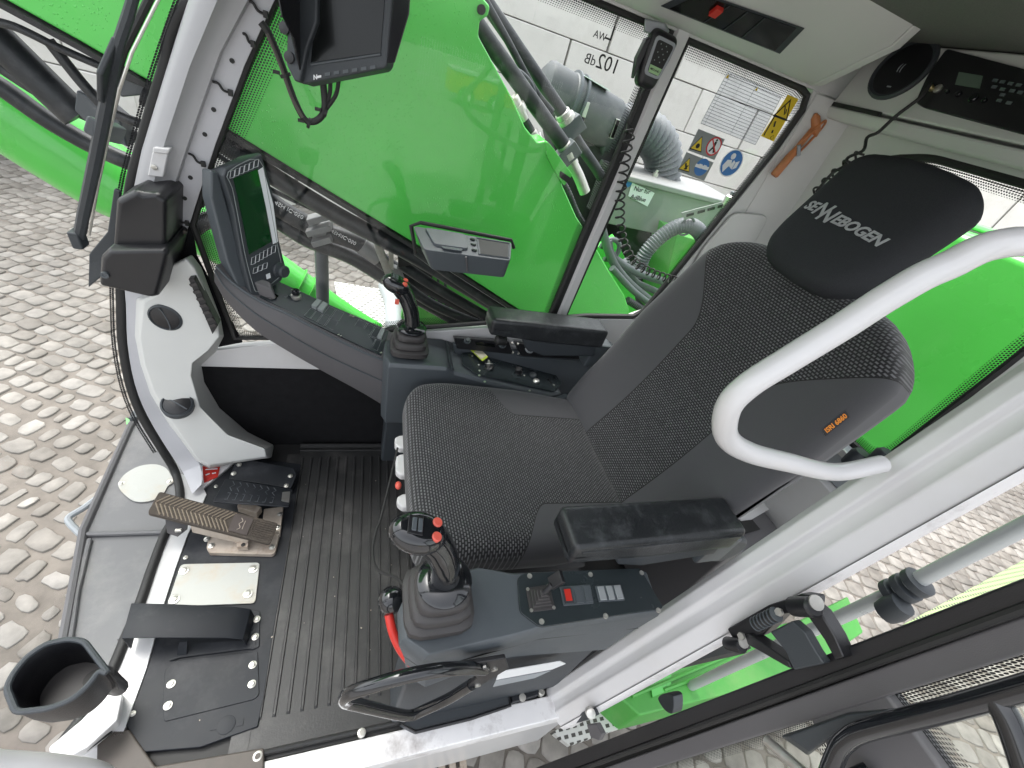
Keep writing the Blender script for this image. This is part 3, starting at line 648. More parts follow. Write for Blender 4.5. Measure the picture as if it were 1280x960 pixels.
# right wall below the window: carpet panel, white rail
b=MB(); b.prism([V((.52,YW,-.05)),V((.50,YW,.375)),V((-.30,YW,.41)),V((-.30,YW,-.05))],(0,-.02,0)); part('carpet_panel',b,'carpet')
b=MB(); b.prism([V((-.302,YW,-.05)),V((-.302,YW,.40)),V((-1.36,YW,.45)),V((-1.36,YW,-.05))],(0,-.02,0)); part('side_panel',b,'white')
rail=[V((.53,YW+.004,.378)),V((.50,YW+.004,.432)),V((.36,YW+.004,.470)),V((.20,YW+.004,.505)),V((-.2,YW+.004,.592)),V((-.50,YW+.004,.648)),V((-.66,YW+.004,.690)),V((-.82,YW+.004,.722)),V((-1.08,YW+.004,.75)),V((-1.36,YW+.004,.76)),V((-1.36,YW+.004,.452)),V((-.30,YW+.004,.413))]
b=MB(); b.prism(rail,(0,-.03,0)); part('window_rail',b,'white',bevel=.003)
# windscreen pillar: rounded tube and cable strip with holes and ties
pf=Y(-.48,(254,-60),(228,5),(199,100),(172,190),(163,235),(158,290),(152,330)); pr_=Y(-.48,(345,-60),(312,0),(277,65),(243,160),(215,245),(211,300),(205,345))
b=MB(); loops=[]
for a,c in zip(pf,pr_):
    d=c-a; w=d.length; q=[]
    for tt,yy in ((0,-.06),(.02,-.015),(.10,.006),(.30,.018),(.55,.022),(.62,.012),(.80,.004),(.97,0),(1,-.01),(1,-.06)):
        q.append(a+d*tt+V((0,yy,0)))
    loops.append(q)
b.loft(loops); part('windscreen_pillar',b,'grey2',ang=50)
sa=Y(-.50,(352,-60),(317,-5),(279,65),(246,158),(216,250),(211,295)); sb=Y(-.50,(372,-60),(344,0),(307,80),(270,180),(239,275),(231,296))
b=MB(); b.loft([[a,c,c+V((0,.006,0)),a+V((0,.006,0))] for a,c in zip(sa,sb)],0); st=part('cable_strip',b,'strip',bevel=.001)
for px in ((290,76),(267,137),(256,168),(238,222),(231,248)):
    c=Y(-.493,px); q=MB(); q.lathe(c,(0,1,0),[(.0048,-.001),(.0048,.0012)],12); obj('hole',q,M['print'],st)
for px in (((308,0),(332,18)),((304,42),(316,55)),((266,102),(288,116)),((236,192),(254,205)),((213,270),(234,279))):
    p1,p2=Y(-.490,*px); q=MB(); q.tube(smooth_path([p1,p1.lerp(p2,.35)+V((0,.003,.004)),p1.lerp(p2,.6)+V((0,.003,-.003)),p2],4),.0028,6); q.box(p2,(.004,.004,.006)); obj('cable_tie',q,M['rubber'],st)
b=MB(); q1=Y(-.455,(190,190),(210,192),(204,222),(184,220)); b.prism(q1,(0,-.012,0)); b.prism(Y(-.45,(191,184),(213,186),(210,193),(190,191)),(0,-.02,0)); cb=part('pillar_clip',b,'white',bevel=.003)
q=MB(); q.lathe(Y(-.454,(193,209)),(0,1,0),[(.006,-.001),(.006,.002),(.003,.003)],12); obj('screw',q,M['zinc'],cb)
# windscreen seal and glass
se=[V((.07,-.5,1.60))]+[Y(-.5,(237,0)),Y(-.5,(204,92)),Y(-.5,(178,180)),Y(-.495,(163,240)),Y(-.48,(153,330)),Y(-.47,(152,380)),Y(-.45,(154,430)),Y(-.425,(163,480)),Y(-.40,(178,520)),Y(-.37,(203,562))]
bt=Z(.02,(219,590),(225,618),(219,645),(206,668),(190,710),(175,754),(156,800),(137,844),(110,887),(74,934))
se=se+bt
left=[V((p.x,-p.y,p.z)) for p in se[:11]][::-1]
path=smooth_path(se,5)
b=MB(); b.tube(path,.0125,10); part('windscreen_seal',b,'rubber')
fs1=[Y(-.47,(152,330)),Y(-.46,(157,380)),Y(-.44,(159,430)),Y(-.415,(168,480)),Y(-.39,(184,520)),Y(-.36,(209,562)),Z(.04,(228,590)),Z(.035,(240,618))]; fs2=[Y(-.475,(182,330)),Y(-.465,(180,380)),Y(-.445,(180,430)),Y(-.425,(192,480)),Y(-.41,(212,520)),Y(-.38,(238,556)),Z(.06,(250,582)),Z(.05,(252,606))]
b=MB(); b.loft([[a,c,c+V((0,-.02,0)),a+V((0,-.02,0))] for a,c in zip(smooth_path(fs1,3),smooth_path(fs2,3))]); part('pillar_base_strip',b,'strip',bevel=.002)
b=MB()
rp=smooth_path(se[:11],4); 
b.loft([[V((p.x+.012*math.cos(u*0)+.05*(1-((2*j/10-1)**2)) ,p.y+( -2*p.y)*j/10, p.z)) for j in range(11)] for u,p in enumerate(rp)],0,caps=False,close=False)
low_=rp[-1]
b.loft([[V((low_.x+.05*(1-((2*j/10-1)**2))+.012,low_.y-2*low_.y*j/10,low_.z)) for j in range(11)],[V((.54,-.36+.72*j/10,.03)) for j in range(11)]],0,caps=False,close=False)
part('windscreen',b,'glass_w')
b=MB(); fr=smooth_path([p+V((.012,.010,0)) for p in se[1:11]],3); b.strip(fr,[p+V((.008,.006,0)) for p in fr]); part('windscreen_dots',b,'frit',flat=True)
# lower left pillar foot and grab tube
b=MB(); b.loft([Z(.02,(133,866),(155,868),(150,908),(112,940),(72,965),(60,940),(100,905)),Z(.10,(136,864),(154,867),(147,900),(110,934),(72,955),(60,935),(102,900))]); part('pillar_foot',b,'white',bevel=.005)
b=MB(); b.lathe(Z(.05,(122,922)),V((.4,-.5,.3)),[(.022,-.01),(.022,.003),(.010,.004)],18); part('rubber_plug',b,'rubber')
# front-left window pillar rising from the foot, wholly outside the picture except its grab tube
b=MB(); b.tube(smooth_path([V((p.x,-p.y,p.z)) for p in se[:10]],3),.022,12); part('windscreen_pillar',b,'white')
# side windows: glass panes, seals, dotted bands
fw=[V((.125,YW,1.555)),Y(YW,(343,0)),Y(YW,(308,80)),Y(YW,(270,182)),Y(YW,(240,280)),V((.405,YW,.70)),V((.375,YW,.50)),V((.20,YW,.520)),V((-.2,YW,.606)),V((-.50,YW,.668)),V((-.655,YW,.702)),V((-.665,YW,1.0)),V((-.675,YW,1.30)),V((-.685,YW,1.555))]
b=MB(); b.prism([p+V((0,-.016,0)) for p in fw],(0,-.005,0)); w1=part('side_window',b,'glass',flat=True)
b=MB(); b.tube([p+V((0,-.004,0)) for p in fw],.0085,8,closed=True); obj('seal',b,M['rubber'],w1)
b=MB(); b.prism(Y(YW-.008,(214,300),(238,272),(246,320),(303,428),(262,436),(228,330)),(0,-.004,0)); obj('corner_panel',b,M['carpet'],w1)
fi=[]
cen_=V((-.15,YW,1.05))
for A in ([0,1,2,3,4],[4,5,6],[6,7,8,9,10],[10,11,12,13],[13,0]):
    b=MB(); pa=[fw[i]+V((0,-.0145,0)) for i in A]; wd=.05 if A[0] in (0,13) else .034
    if A==[10,11,12,13]: wd=.03
    pa2=[p+((cen_-p).normalized()*wd) for p in pa]
    b.strip(pa,pa2); obj('dot_band',b,M['frit'],w1,flat=True)
ra=Y(YW,(706,391),(770,247),(820,134),(862,52),(1000,104)); 
rw=[V((-.712,YW,.715)),V((-.722,YW,1.0)),V((-.735,YW,1.30)),V((-.748,YW,1.555)),V((-1.165,YW,1.555)),V((-1.20,YW,1.545)),V((-1.215,YW,1.51)),V((-1.20,YW,1.40)),V((-1.075,YW,.92)),V((-1.035,YW,.78)),V((-1.0,YW,.75)),V((-.80,YW,.728))]
b=MB(); b.prism([p+V((0,-.016,0)) for p in rw],(0,-.005,0)); w2=part('side_window',b,'glass',flat=True)
b=MB(); b.tube([p+V((0,-.004,0)) for p in rw],.010,8,closed=True); obj('seal',b,M['rubber'],w2)
cen_=V((-.95,YW,1.2))
for A in ([0,1,2,3],[3,4,5,6],[6,7,8]):
    b=MB(); pa=[rw[i]+V((0,-.0145,0)) for i in A]; wd=.045 if A[0]==3 else .022
    b.strip(pa,[p+((cen_-p).normalized()*wd) for p in pa]); obj('dot_band',b,M['frit'],w2,flat=True)
# stickers on the panes
YS=YW-.0125
def xz(o,*uv):   # points on the pane: u forward-to-rear (-X), v up
    return [V((o.x-u,YS,o.z+v)) for u,v in uv]
def sticker(name,win,parts_,lbl=None):
    mb=MB(); ms=[]
    for i,(pts,m,dz) in enumerate(parts_):
        if m not in ms: ms.append(m)
        if isinstance(pts,MB): merge(mb,pts,ms.index(m))
        else: mb.prism([p+V((0,dz,0)) for p in pts],(0,.0003,0),ms.index(m))
    o=obj(name,mb,[M[k] for k in ms],win,flat=True)
    if lbl: o['label']=lbl
    return o
def circ(c,r,n=28): return [c+V((math.cos(2*math.pi*i/n)*r,0,math.sin(2*math.pi*i/n)*r)) for i in range(n)]
def tri(c,s): return [c+V((-s,0,-s*.8)),c+V((s,0,-s*.8)),c+V((0,0,s*.95))]
def ln(a,b_,w):
    d=(b_-a).normalized(); n=V((-d.z,0,d.x))*w; return [a+n,b_+n,b_-n,a-n]
q=Y(YS,(985,118),(998,124),(967,177),(951,170)); e1=(q[1]-q[0]).normalized(); e2=(q[3]-q[0]); cc=q[0].lerp(q[2],.5); L2=e2.length; e2=e2.normalized()
ct1=q[0].lerp(q[1],.5)+e2*(L2*.30); ct2=q[0].lerp(q[1],.5)+e2*(L2*.68)
sticker('warning_label',w2,[(q,'yellow',0),(tri(ct1,.030),'print',.0006),(tri(ct1-V((0,0,.001)),.022),'yellow',.0012),(ln(ct1+V((.007,0,.008)),ct1+V((-.007,0,-.012)),.0018),'print',.0018),(ln(ct1+V((-.004,0,.003)),ct1+V((-.009,0,-.008)),.0015),'print',.0018),(ln(ct2+V((.018,0,.025)),ct2+V((.018,0,-.032)),.002),'print',.0008),(ln(ct2+V((.005,0,.01)),ct2+V((-.001,0,-.004)),.003),'print',.0008),(ln(ct2+V((-.004,0,-.012)),ct2+V((-.006,0,-.02)),.003),'print',.0008),(circ(ct2+V((-.016,0,-.03)),.007,4),'print',.0008),(circ(ct2+V((-.016,0,-.03)),.0055,4),'yellow',.0014)])
q=Y(YS,(910,89),(978,119),(944,181),(876,154))
pl=[(ln(q[0],q[1],.0007),'btn',0),(ln(q[3],q[2],.0007),'btn',0),(ln(q[0],q[3],.0007),'btn',0),(ln(q[1],q[2],.0007),'btn',0),(ln(q[0].lerp(q[1],.52),q[3].lerp(q[2],.52),.0006),'btn',0),(ln(q[0].lerp(q[1],.06),q[3].lerp(q[2],.06),.0005),'btn',0)]
for i in range(1,17): pl.append((ln(q[0].lerp(q[3],i/17),q[1].lerp(q[2],i/17),.0006),'btn',0))
for t in (.03,.55): pl.append((tri(q[0].lerp(q[1],t)+V((0,0,-.010)),.005),'yellow',.0005))
sticker('load_chart',w2,pl)
b=MB(); b.quad(*[p+V((0,-.0008,0)) for p in q]); obj('chart_film',b,M['paper'],w2,flat=True)
q=Y(YS,(873,161),(906,174),(893,200),(860,188)); c1,c2=Y(YS,(873,180),(892,183))
man=[(ln(c2+V((0,0,.013)),c2+V((0,0,-.001)),.004),'print',.0014),(ln(c2+V((0,0,-.001)),c2+V((.009,0,-.016)),.0025),'print',.0014),(ln(c2+V((0,0,-.001)),c2+V((-.009,0,-.016)),.0025),'print',.0014),(circ(c2+V((0,0,.017)),.0035,10),'print',.0014)]
sticker('safety_signs',w2,[(q,'btn',0),(tri(c1,.023),'print',.0006),(tri(c1,.0195),'yellow',.0010),(circ(c1+V((0,0,-.005)),.007,8),'print',.0014),(circ(c2,.026),'sign_red',.0006),(circ(c2,.0215),'label',.0010)]+man+[(ln(c2+V((.017,0,.017)),c2+V((-.017,0,-.017)),.002),'sign_red',.0019)],'grey sign pair with yellow triangle and red ban circle')
q=Y(YS,(858,190),(892,203),(880,226),(847,214)); c1,c2=Y(YS,(858,206),(877,209))
sticker('safety_signs',w2,[(q,'btn',0),(tri(c1,.022),'print',.0006),(tri(c1,.0187),'yellow',.0010),(ln(c1+V((.006,0,.004)),c1+V((-.006,0,-.012)),.003),'print',.0014),(ln(c1+V((-.007,0,0)),c1+V((.002,0,-.013)),.002),'print',.0014),(circ(c2,.025),'blue',.0006),(ln(c2+V((.026,0,.001)),c2+V((-.026,0,.001)),.0045),'label',.0012),(ln(c2+V((.008,0,-.004)),c2+V((.008,0,.008)),.006),'label',.0014),(ln(c2+V((-.01,0,-.004)),c2+V((-.01,0,.008)),.006),'label',.0014)],'grey sign pair with yellow triangle and blue circle')
c=Y(YS,(914,204)); 
sticker('read_manual_sign',w2,[(circ(c,.040),'label',0),(circ(c,.037),'blue',.0005),(circ(c+V((.006,0,.019)),.009,14),'label',.0010),([c+V((.028,0,-.012)),c+V((.02,0,.006)),c+V((.004,0,.009)),c+V((-.002,0,-.004)),c+V((.006,0,-.012)),c+V((.016,0,-.03))],'label',.0010),([c+V((-.004,0,.010)),c+V((-.013,0,.005)),c+V((-.026,0,.012)),c+V((-.026,0,-.008)),c+V((-.013,0,-.016)),c+V((.002,0,-.01))],'label',.0012),(ln(c+V((-.013,0,.005)),c+V((-.012,0,-.015)),.0008),'blue',.0018)])
# mirrored noise-level print on the front pane (it faces outwards)
for tx,p0,p1,h in (('102',(768,92),(742,85),.066),('dB',(745,80),(730,73),.045),('L',(763,44),(760,43),.06),('WA',(754,46),(748,44),.026)):
    a=Y(YS,p0); 
cx=Y(YS,(760,81)); obj('noise_print',text_mesh('102',cx,(1,0,0),(0,0,1),.044),M['print'],w1)
cx=Y(YS,(738,75)); obj('noise_print',text_mesh('dB',cx,(1,0,0),(0,0,1),.030),M['print'],w1)
cx=Y(YS,(763,42)); obj('noise_print',text_mesh('L',cx,(1,0,0),(0,0,1),.042),M['print'],w1)
cx=Y(YS,(750,45)); obj('noise_print',text_mesh('WA',cx,(1,0,0),(0,0,1),.021),M['print'],w1)
# window pillar
b=MB(); pl_=[(-.672,.60),(-.684,1.0),(-.697,1.30),(-.700,1.62)]; pw=[(-.712,.60),(-.722,1.0),(-.734,1.30),(-.748,1.62)]
b.loft([[V((a[0]+.012,YW-.03,a[1])),V((a[0]-.002,YW+.004,a[1])),V((a[0]-.006,YW+.012,a[1])),V((c[0]+.006,YW+.012,c[1])),V((c[0]+.002,YW+.004,c[1])),V((c[0],YW-.03,c[1]))] for a,c in zip(pl_,pw)]); part('window_pillar',b,'white',bevel=.002)
b=MB(); b.loft([[V((a[0]+.024,YW-.018,a[1])),V((a[0]+.022,YW+.001,a[1])),V((a[0]-.004,YW+.001,a[1])),V((a[0]-.004,YW-.018,a[1]))] for a in pl_]); part('pillar_seal',b,'rubber')
# rear quarter panel between side window and rear wall
b=MB(); b.prism([V((-.99,YW+.002,.748)),V((-1.04,YW+.002,.775)),V((-1.085,YW+.002,.92)),V((-1.212,YW+.002,1.40)),V((-1.228,YW+.002,1.51)),V((-1.21,YW+.002,1.558)),V((-1.21,YW+.002,1.60)),V((-1.37,YW+.002,1.60)),V((-1.37,YW+.002,.745))],(0,-.03,0)); part('quarter_panel',b,'grey',bevel=.004)
b=MB(); b.loft([[V((-1.225,YW+.004,z)),V((-1.30,YW+.03,z)),V((-1.37,YW+.09,z)),V((-1.40,YW+.09,z)),V((-1.40,YW-.01,z)),V((-1.225,YW-.01,z))] for z in (.76,1.20,1.50,1.555)]); part('corner_trim',b,'grey',ang=60)
b=MB(); b.prism(round_poly([V((-1.13,YW+.004,1.06)),V((-1.17,YW+.004,1.20)),V((-1.30,YW+.025,1.22)),V((-1.33,YW+.03,.9)),V((-1.13,YW+.004,.9))],.03),(0,.012,0)); part('quarter_pad',b,'grey',bevel=.006)
# top rail, overhead console with recess along the right wall, roof liner
b=MB(); b.bx(-1.40,.35,YW-.04,YW+.006,1.560,1.72); part('top_rail',b,'grey',bevel=.003)
oz0,oz1=1.562,1.700; oy0,oy1=-.492,-.40
b=MB(); sec=lambda x:[V((x,-.494,1.565)),V((x,-.455,1.570)),V((x,-.30,1.665)),V((x,-.27,1.72)),V((x,-.494,1.72))]
b.loft([sec(.30),sec(-1.16)]); b.prism([V((-1.16,-.494,1.565)),V((-1.16,-.455,1.570)),V((-1.16,-.30,1.665)),V((-1.16,-.27,1.72)),V((-1.16,-.494,1.72))],(-.03,0,0)); oc=part('overhead_console',b,'grey',bevel=.006)
n_=V((0,-.095,.155)).normalized()
def face(u,v):   # u along x, v up the slanted console face
    return V((u,-.455,1.570))+V((0,.155,.095))*v
rc=PL(face(0,.5),V((0,.095,-.155)),(868,-14),(1006,34),(975,66),(826,6))
b=MB(); b.prism([p+V((0,.0016,-.0026)) for p in rc],(0,-.0006,.001)); obj('recess_frame',b,M['slate_d'],oc,bevel=.0005)
ctr=sum(rc,V((0,0,0)))/4; rci=[ctr+(p-ctr)*.88+V((0,.0022,-.0036)) for p in rc]
b=MB(); b.prism(rci,(0,-.0004,.0006)); obj('recess',b,M['screen_blk'],oc)
for t in (.30,.48,.66):
    a=rci[0].lerp(rci[1],t); c=rci[3].lerp(rci[2],t); b=MB(); b.tube([a+V((0,.001,-.001)),c+V((0,.001,-.001))],.0012,6); obj('switch_gap',b,M['slate_d'],oc)
a=rci[0].lerp(rci[1],.26)+V((0,.002,-.003)); c=rci[3].lerp(rci[2],.26)+V((0,.002,-.003)); b=MB(); b.box(a.lerp(c,.35),(.010,.012,.005),Matrix.Rotation(.55,3,'X')); obj('red_switch',b,M['red'],oc,bevel=.001)
b=MB(); b.bx(-1.42,.40,-.53,.55,1.703,1.74); part('roof_liner',b,'roof')
b=MB(); b.bx(-1.44,.42,-.56,.58,1.745,1.80); part('roof_panel',b,'white',bevel=.02)
# rear wall: top panel with speaker and radio, ledge, wall with window
b=MB(); b.loft([[V((-1.27,y,1.548)),V((-1.305,y,1.70)),V((-1.41,y,1.70)),V((-1.41,y,1.548))] for y in (-.47,.34)]); rp_=part('rear_console',b,'grey',bevel=.006)
b=MB(); b.loft([[V((-1.285,y,1.512)),V((-1.275,y,1.542)),V((-1.41,y,1.542)),V((-1.41,y,1.512))] for y in (-.49,.34)]); part('rear_ledge',b,'grey',bevel=.008)
b=MB(); b.bx(-1.268,-1.262,-.46,-.30,1.540,1.550); part('ledge_gap',b,'print')
XR=-1.34
wy=[(-.33,.85),(-.345,1.25),(-.33,1.38),(-.26,1.465),(-.16,1.492),(.16,1.492),(.26,1.465),(.30,1.38),(.305,1.2),(.30,.85),(.28,.82),(-.31,.82)]
win=[V((XR,y,z)) for y,z in wy]
outer=[V((XR,-.52,.5)),V((XR,-.52,1.53)),V((XR,.54,1.53)),V((XR,.54,.5))]
b=MB()
def radial(ptsI):
    out=[]
    c=V((XR,0,1.15))
    for p in ptsI:
        d=p-c; k=min([ ((.36 if d.y>0 else .53)/abs(d.y)) if abs(d.y)>1e-6 else 99, ((.38 if d.z>0 else .65)/abs(d.z)) if abs(d.z)>1e-6 else 99]); out.append(c+d*k)
    return out
rd=round_poly(win,.03,3)
b.loft([radial(rd),rd,[p+V((-.03,0,0)) for p in rd],[p+V((-.03,0,0)) for p in radial(rd)]],0,caps=False); part('rear_wall',b,'grey',ang=30)
b=MB(); b.prism([p+V((-.02,0,0)) for p in rd],(-.005,0,0)); w3=part('rear_window',b,'glass',flat=True)
b=MB(); b.tube([p+V((-.006,0,0)) for p in rd],.010,8,closed=True); obj('seal',b,M['rubber'],w3)
cen_=V((XR-.018,0,1.15))
b=MB(); pa=[p+V((-.018,0,0)) for p in rd+[rd[0]]]; b.strip(pa,[p+((cen_-p).normalized()*.035) for p in pa]); obj('dot_band',b,M['frit'],w3,flat=True)
b=MB(); b.bx(-1.345,-1.26,-.49,.36,.0,.50); part('rear_bulkhead',b,'plum',bevel=.006)
b=MB(); b.bx(-1.345,-1.255,-.49,.36,.50,.72); part('rear_shelf',b,'white',bevel=.004)
b=MB(); b.bx(-1.338,-1.29,.0,.36,.722,.815); part('rear_window_base',b,'greyedge',bevel=.003)
b=MB(); b.bx(-1.289,-1.278,.0,.36,.80,.82); part('rear_trim',b,'white',bevel=.003)
for px in ((1072,572),(1103,572)):
    b=MB(); b.lathe(X(-1.25,px),(0,0,1),[(.022,-.03),(.024,.01),(.018,.02)],16); part('rubber_stop',b,'slate_d')
# things behind the seat, low: dark housing with small panel and belt reel
bh=thing('rear_fuse_box','dark box with a small black panel standing behind the left armrest','fuse box',(-1.1,.2,.3))
b=MB(); b.bx(-1.24,-1.00,-.05,.36,.02,.52); obj('case',b,M['plum'],bh,bevel=.008)
b=MB(); b.prism(Z(.524,(940,610),(962,600),(972,620),(948,630)),(0,0,.003)); obj('panel',b,M['screen_blk'],bh)
b=MB(); b.prism(Z(.522,(905,632),(938,615),(966,634),(930,655)),(0,0,.002)); obj('label',b,M['white'],bh)
b=MB(); b.prism(Z(.525,(922,652),(940,650),(950,662),(930,668)),(0,0,.002)); obj('slot',b,M['print'],bh)
# door pillar with its looped grab handle
pin=[(672,884),(840,768),(960,695),(1085,598),(1180,527),(1300,430)]; pout=[(690,906),(905,800),(1010,722),(1130,650),(1215,605),(1330,540)]
b=MB(); loops=[]
A=V((-.605,.50,-.02)); Bp=V((-1.03,.50,1.72))
def pil(t):
    c=A.lerp(Bp,t)
    return [c+V((-.05,-.045,0)),c+V((.015,-.045,0)),c+V((.034,-.030,0)),c+V((.036,-.006,0)),c+V((.026,.004,0)),c+V((.026,.020,0)),c+V((.030,.030,0)),c+V((.010,.062,0)),c+V((-.05,.062,0))]
b.loft([pil(i/8) for i in range(9)]); dp=part('door_pillar',b,'white',bevel=.004)
b=MB(); b.loft([[p for p in (A.lerp(Bp,i/8)+V((.012,.064,0)),A.lerp(Bp,i/8)+V((.0,.070,0)),A.lerp(Bp,i/8)+V((-.03,.070,0)),A.lerp(Bp,i/8)+V((-.03,.063,0)))] for i in range(9)]); part('pillar_paint_edge',b,'white_worn')
b=MB(); b.tube(smooth_path([V((-.80,.48,1.072))]+Y(.48,(1045,590),(985,578),(935,565),(908,545),(910,510),(935,482),(985,450),(1050,410),(1115,368),(1180,334),(1290,302))+[V((-.95,.48,1.44))],6),.0138,18); part('grab_handle',b,'white')
q=MB(); q.lathe(V((-.60,.465,.03)),(0,-1,.2),[(.012,0),(.012,.01),(.006,.011)],12); part('bolt',q,'zinc')
b=MB(); b.tube(smooth_path(Y(.55,(-90,944),(0,952),(70,956),(118,963),(138,976),(146,1000)),6),.0105,14); part('grab_handle',b,'white')
# ================================================================ SEAT
seat=thing('operator_chair','black sprung operator seat with woven centre, headrest and two armrests','seat',(-.45,0,0))
M['weave_c']=weave_mat('seat_cloth_cushion',.3,-.03,.11,(.168,.335))
M['weave_b']=weave_mat('seat_cloth_back',.27,.10,.38,(.140,.335),axis='YX')
# cushion: local x forward, y left, z up
def cush(q):
    q=q.copy(); u=(q.x+.31)/.62
    q.z += .020*(1-(q.y/.29)**2)*-.6 + .018*(abs(q.y)/.29)**2          # dished centre, raised bolsters
    if q.x>.16: q.z -= .9*(q.x-.16)**2                                     # waterfall front
    k=1-.06*max(0,(q.x-.18)/.13)**2-.10*max(0,(-.05-q.x)/.26)
    q.y*=k
    return q
fr=Matrix.Translation(V((-.455,0,.455))) @ Matrix.Rotation(R(-4),4,'Y')
b=MB(); b.rbox((.318,.305,.070),.055,cush,n=30); obj('cushion',b,M['weave_c'],seat,frame=fr)
# backrest: local x to operator's left, y up along the back, z forward
up=V((-.30,0,.78)).normalized(); xl=V((0,1,0)); zf=xl.cross(up)
fr=frame_of(V((-.715,.028,.475))+up*.40-zf*.075,xl,up)
def back(q):
    q=q.copy(); v=(q.y+.42)/.84
    w=1.0
    w-= .09*max(0,(v-.55)/.45)+.30*max(0,(v-.86)/.14)**2
    w-= .08*max(0,(.2-v)/.2)**1.3
    q.x*=w
    q.z += .060*min(1.1,abs(q.x)/.33)**2.2*(1-.7*max(0,(v-.5)/.5)) - .012 - .02*math.sin(v*math.pi*1.6)*(q.z>0)
    if v>.86: q.z -= .5*(v-.86)**2*1.2
    q.y -= .035*(abs(q.x)/.27)**2.6*max(0,(v-.75)/.25)
    return q
b=MB(); b.rbox((.338,.405,.075),.06,back,n=34); bk=obj('backrest',b,M['weave_b'],seat,frame=fr)
M['backshell']=M['plum']
# woven tag with orange print on the backrest flank
from mathutils.bvhtree import BVHTree
def bvh(o_,M4):
    return BVHTree.FromPolygons([M4@v.co for v in o_.data.vertices],[list(p.vertices) for p in o_.data.polygons])
def cast(tree,px,off=.001):
    h,n,_,_=tree.ray_cast(CAM,ray(*px)); 
    if n.dot(CAM-h)<0: n=-n
    return h+n*off,n
tr_=bvh(bk,fr)
pt=[cast(tr_,p,.0012)[0] for p in ((1027,537),(1057,513),(1061,521),(1031,545))]; ptn=cast(tr_,(1043,529))[1]
b=MB(); b.loft([pt,[p+ptn*.0015 for p in pt]]); obj('tag',b,M['black'],seat)
# headrest
hb=(X(-1.0,(960,312))+X(-1.0,(1060,380)))/2
upv=V((-.13,0,.25)).normalized(); fh_=frame_of(V((-1.058,.005,1.318))-V((0,0,0)),(0,1,0),upv)
def head(q):
    q=q.copy(); v=(q.y+.14)/.28
    q.x*=1.0+.10*v-.10*max(0,(v-.8)/.2)**2-.16*max(0,(.28-v)/.28)**1.5
    q.y+= -.030*(1-v)*(1-(q.x/.155)**2)+.012*v*(1-(q.x/.155)**2)
    q.z+= .018*(1-(q.x/.15)**2)
    return q
b=MB(); b.rbox((.146,.140,.045),.042,head,n=22); hr=obj('headrest',b,M['headcloth'],seat,frame=fh_)
b=MB(); b.tube([fh_@V((.152*math.cos(t)*(1.0+.06*math.sin(t)),.142*math.sin(t)-(.02 if math.sin(t)<0 else 0),-.022)) for t in [math.pi+.2+i*(math.pi-.4)/16 for i in range(17)]],.008,8); obj('headrest_piping',b,M['rubber'],seat)
xd=fh_.to_3x3()@V((1,0,0)); yd=fh_.to_3x3()@V((0,1,0)); zd=fh_.to_3x3()@V((0,0,1))
o_=fh_@V((.0,-.026,.0645))
def conform(mb):      # lay the embroidery on the crowned cloth
    inv=fh_.inverted()
    for i,v in enumerate(mb.v):
        q=inv@v; q.z+= .018*(1-(q.x/.15)**2)-.018; mb.v[i]=fh_@q
    return mb
h=.0275
for tx,cx,sz,dy in (('SE',-.098,h,0.004),('N',-.064,h*1.45,.004),('N',-.041,h*1.45,-.004),('EBOGEN',.043,h,-.002)):
    tm=text_mesh(tx,o_+xd*cx+yd*dy,xd,yd,sz*1.15,ext=.0008,shear=.28,bold=.0009,sp=1.0)
    obj('logo',conform(tm),M['silver_print'],hr)
# armrests
def armrest(name,s):
    ar=[]
    cz=.735
    fr=Matrix.Translation(V((-.595,s*.378,cz)))
    def fn(q):
        q=q.copy(); 
        q.z += .012*max(0,(q.x-.02)/.2)*(q.z<0)
        return q
    b=MB(); b.rbox((.212,.047,.036),.013,fn,n=16); o=obj(name,b,M['leather'],seat,frame=fr)
    b=MB(); b.tube([fr@V((x,s*.0475*k,.022)) for x,k in ((-.2,1),(.195,1))],.0014,6); obj('seam',b,M['leather'],o)
    b=MB(); b.loft([[V((-.50,s*.378+y,.705)),V((-.79,s*.378+y,.705)),V((-.80,s*.378+y,.655)),V((-.60,s*.378+y,.640)),V((-.53,s*.378+y,.66))] for y in (-.036,.036)]); obj('armrest_base',b,M['slate_d'],seat,bevel=.006)
    b=MB(); b.bx(-.86,-.78,s*.378-.03,s*.378+.03,.60,.70); obj('armrest_hinge',b,M['slate'],seat,bevel=.006)
    b=MB(); b.lathe(V((-.86,s*.40,.64)),(0,s,0),[(.05,-.05),(.052,-.04),(.052,.0),(.045,.006)],28); obj('pivot',b,M['slate_d'],seat,bevel=.002)
    return o
armrest('armrest',1); armrest('armrest',-1)
b=MB(); b.lathe(V((-.44,-.37,.672)),(1,0,0),[(.014,-.02),(.017,-.015),(.017,.012),(.012,.018)],16); obj('adjuster_knob',b,M['rubber'],seat)
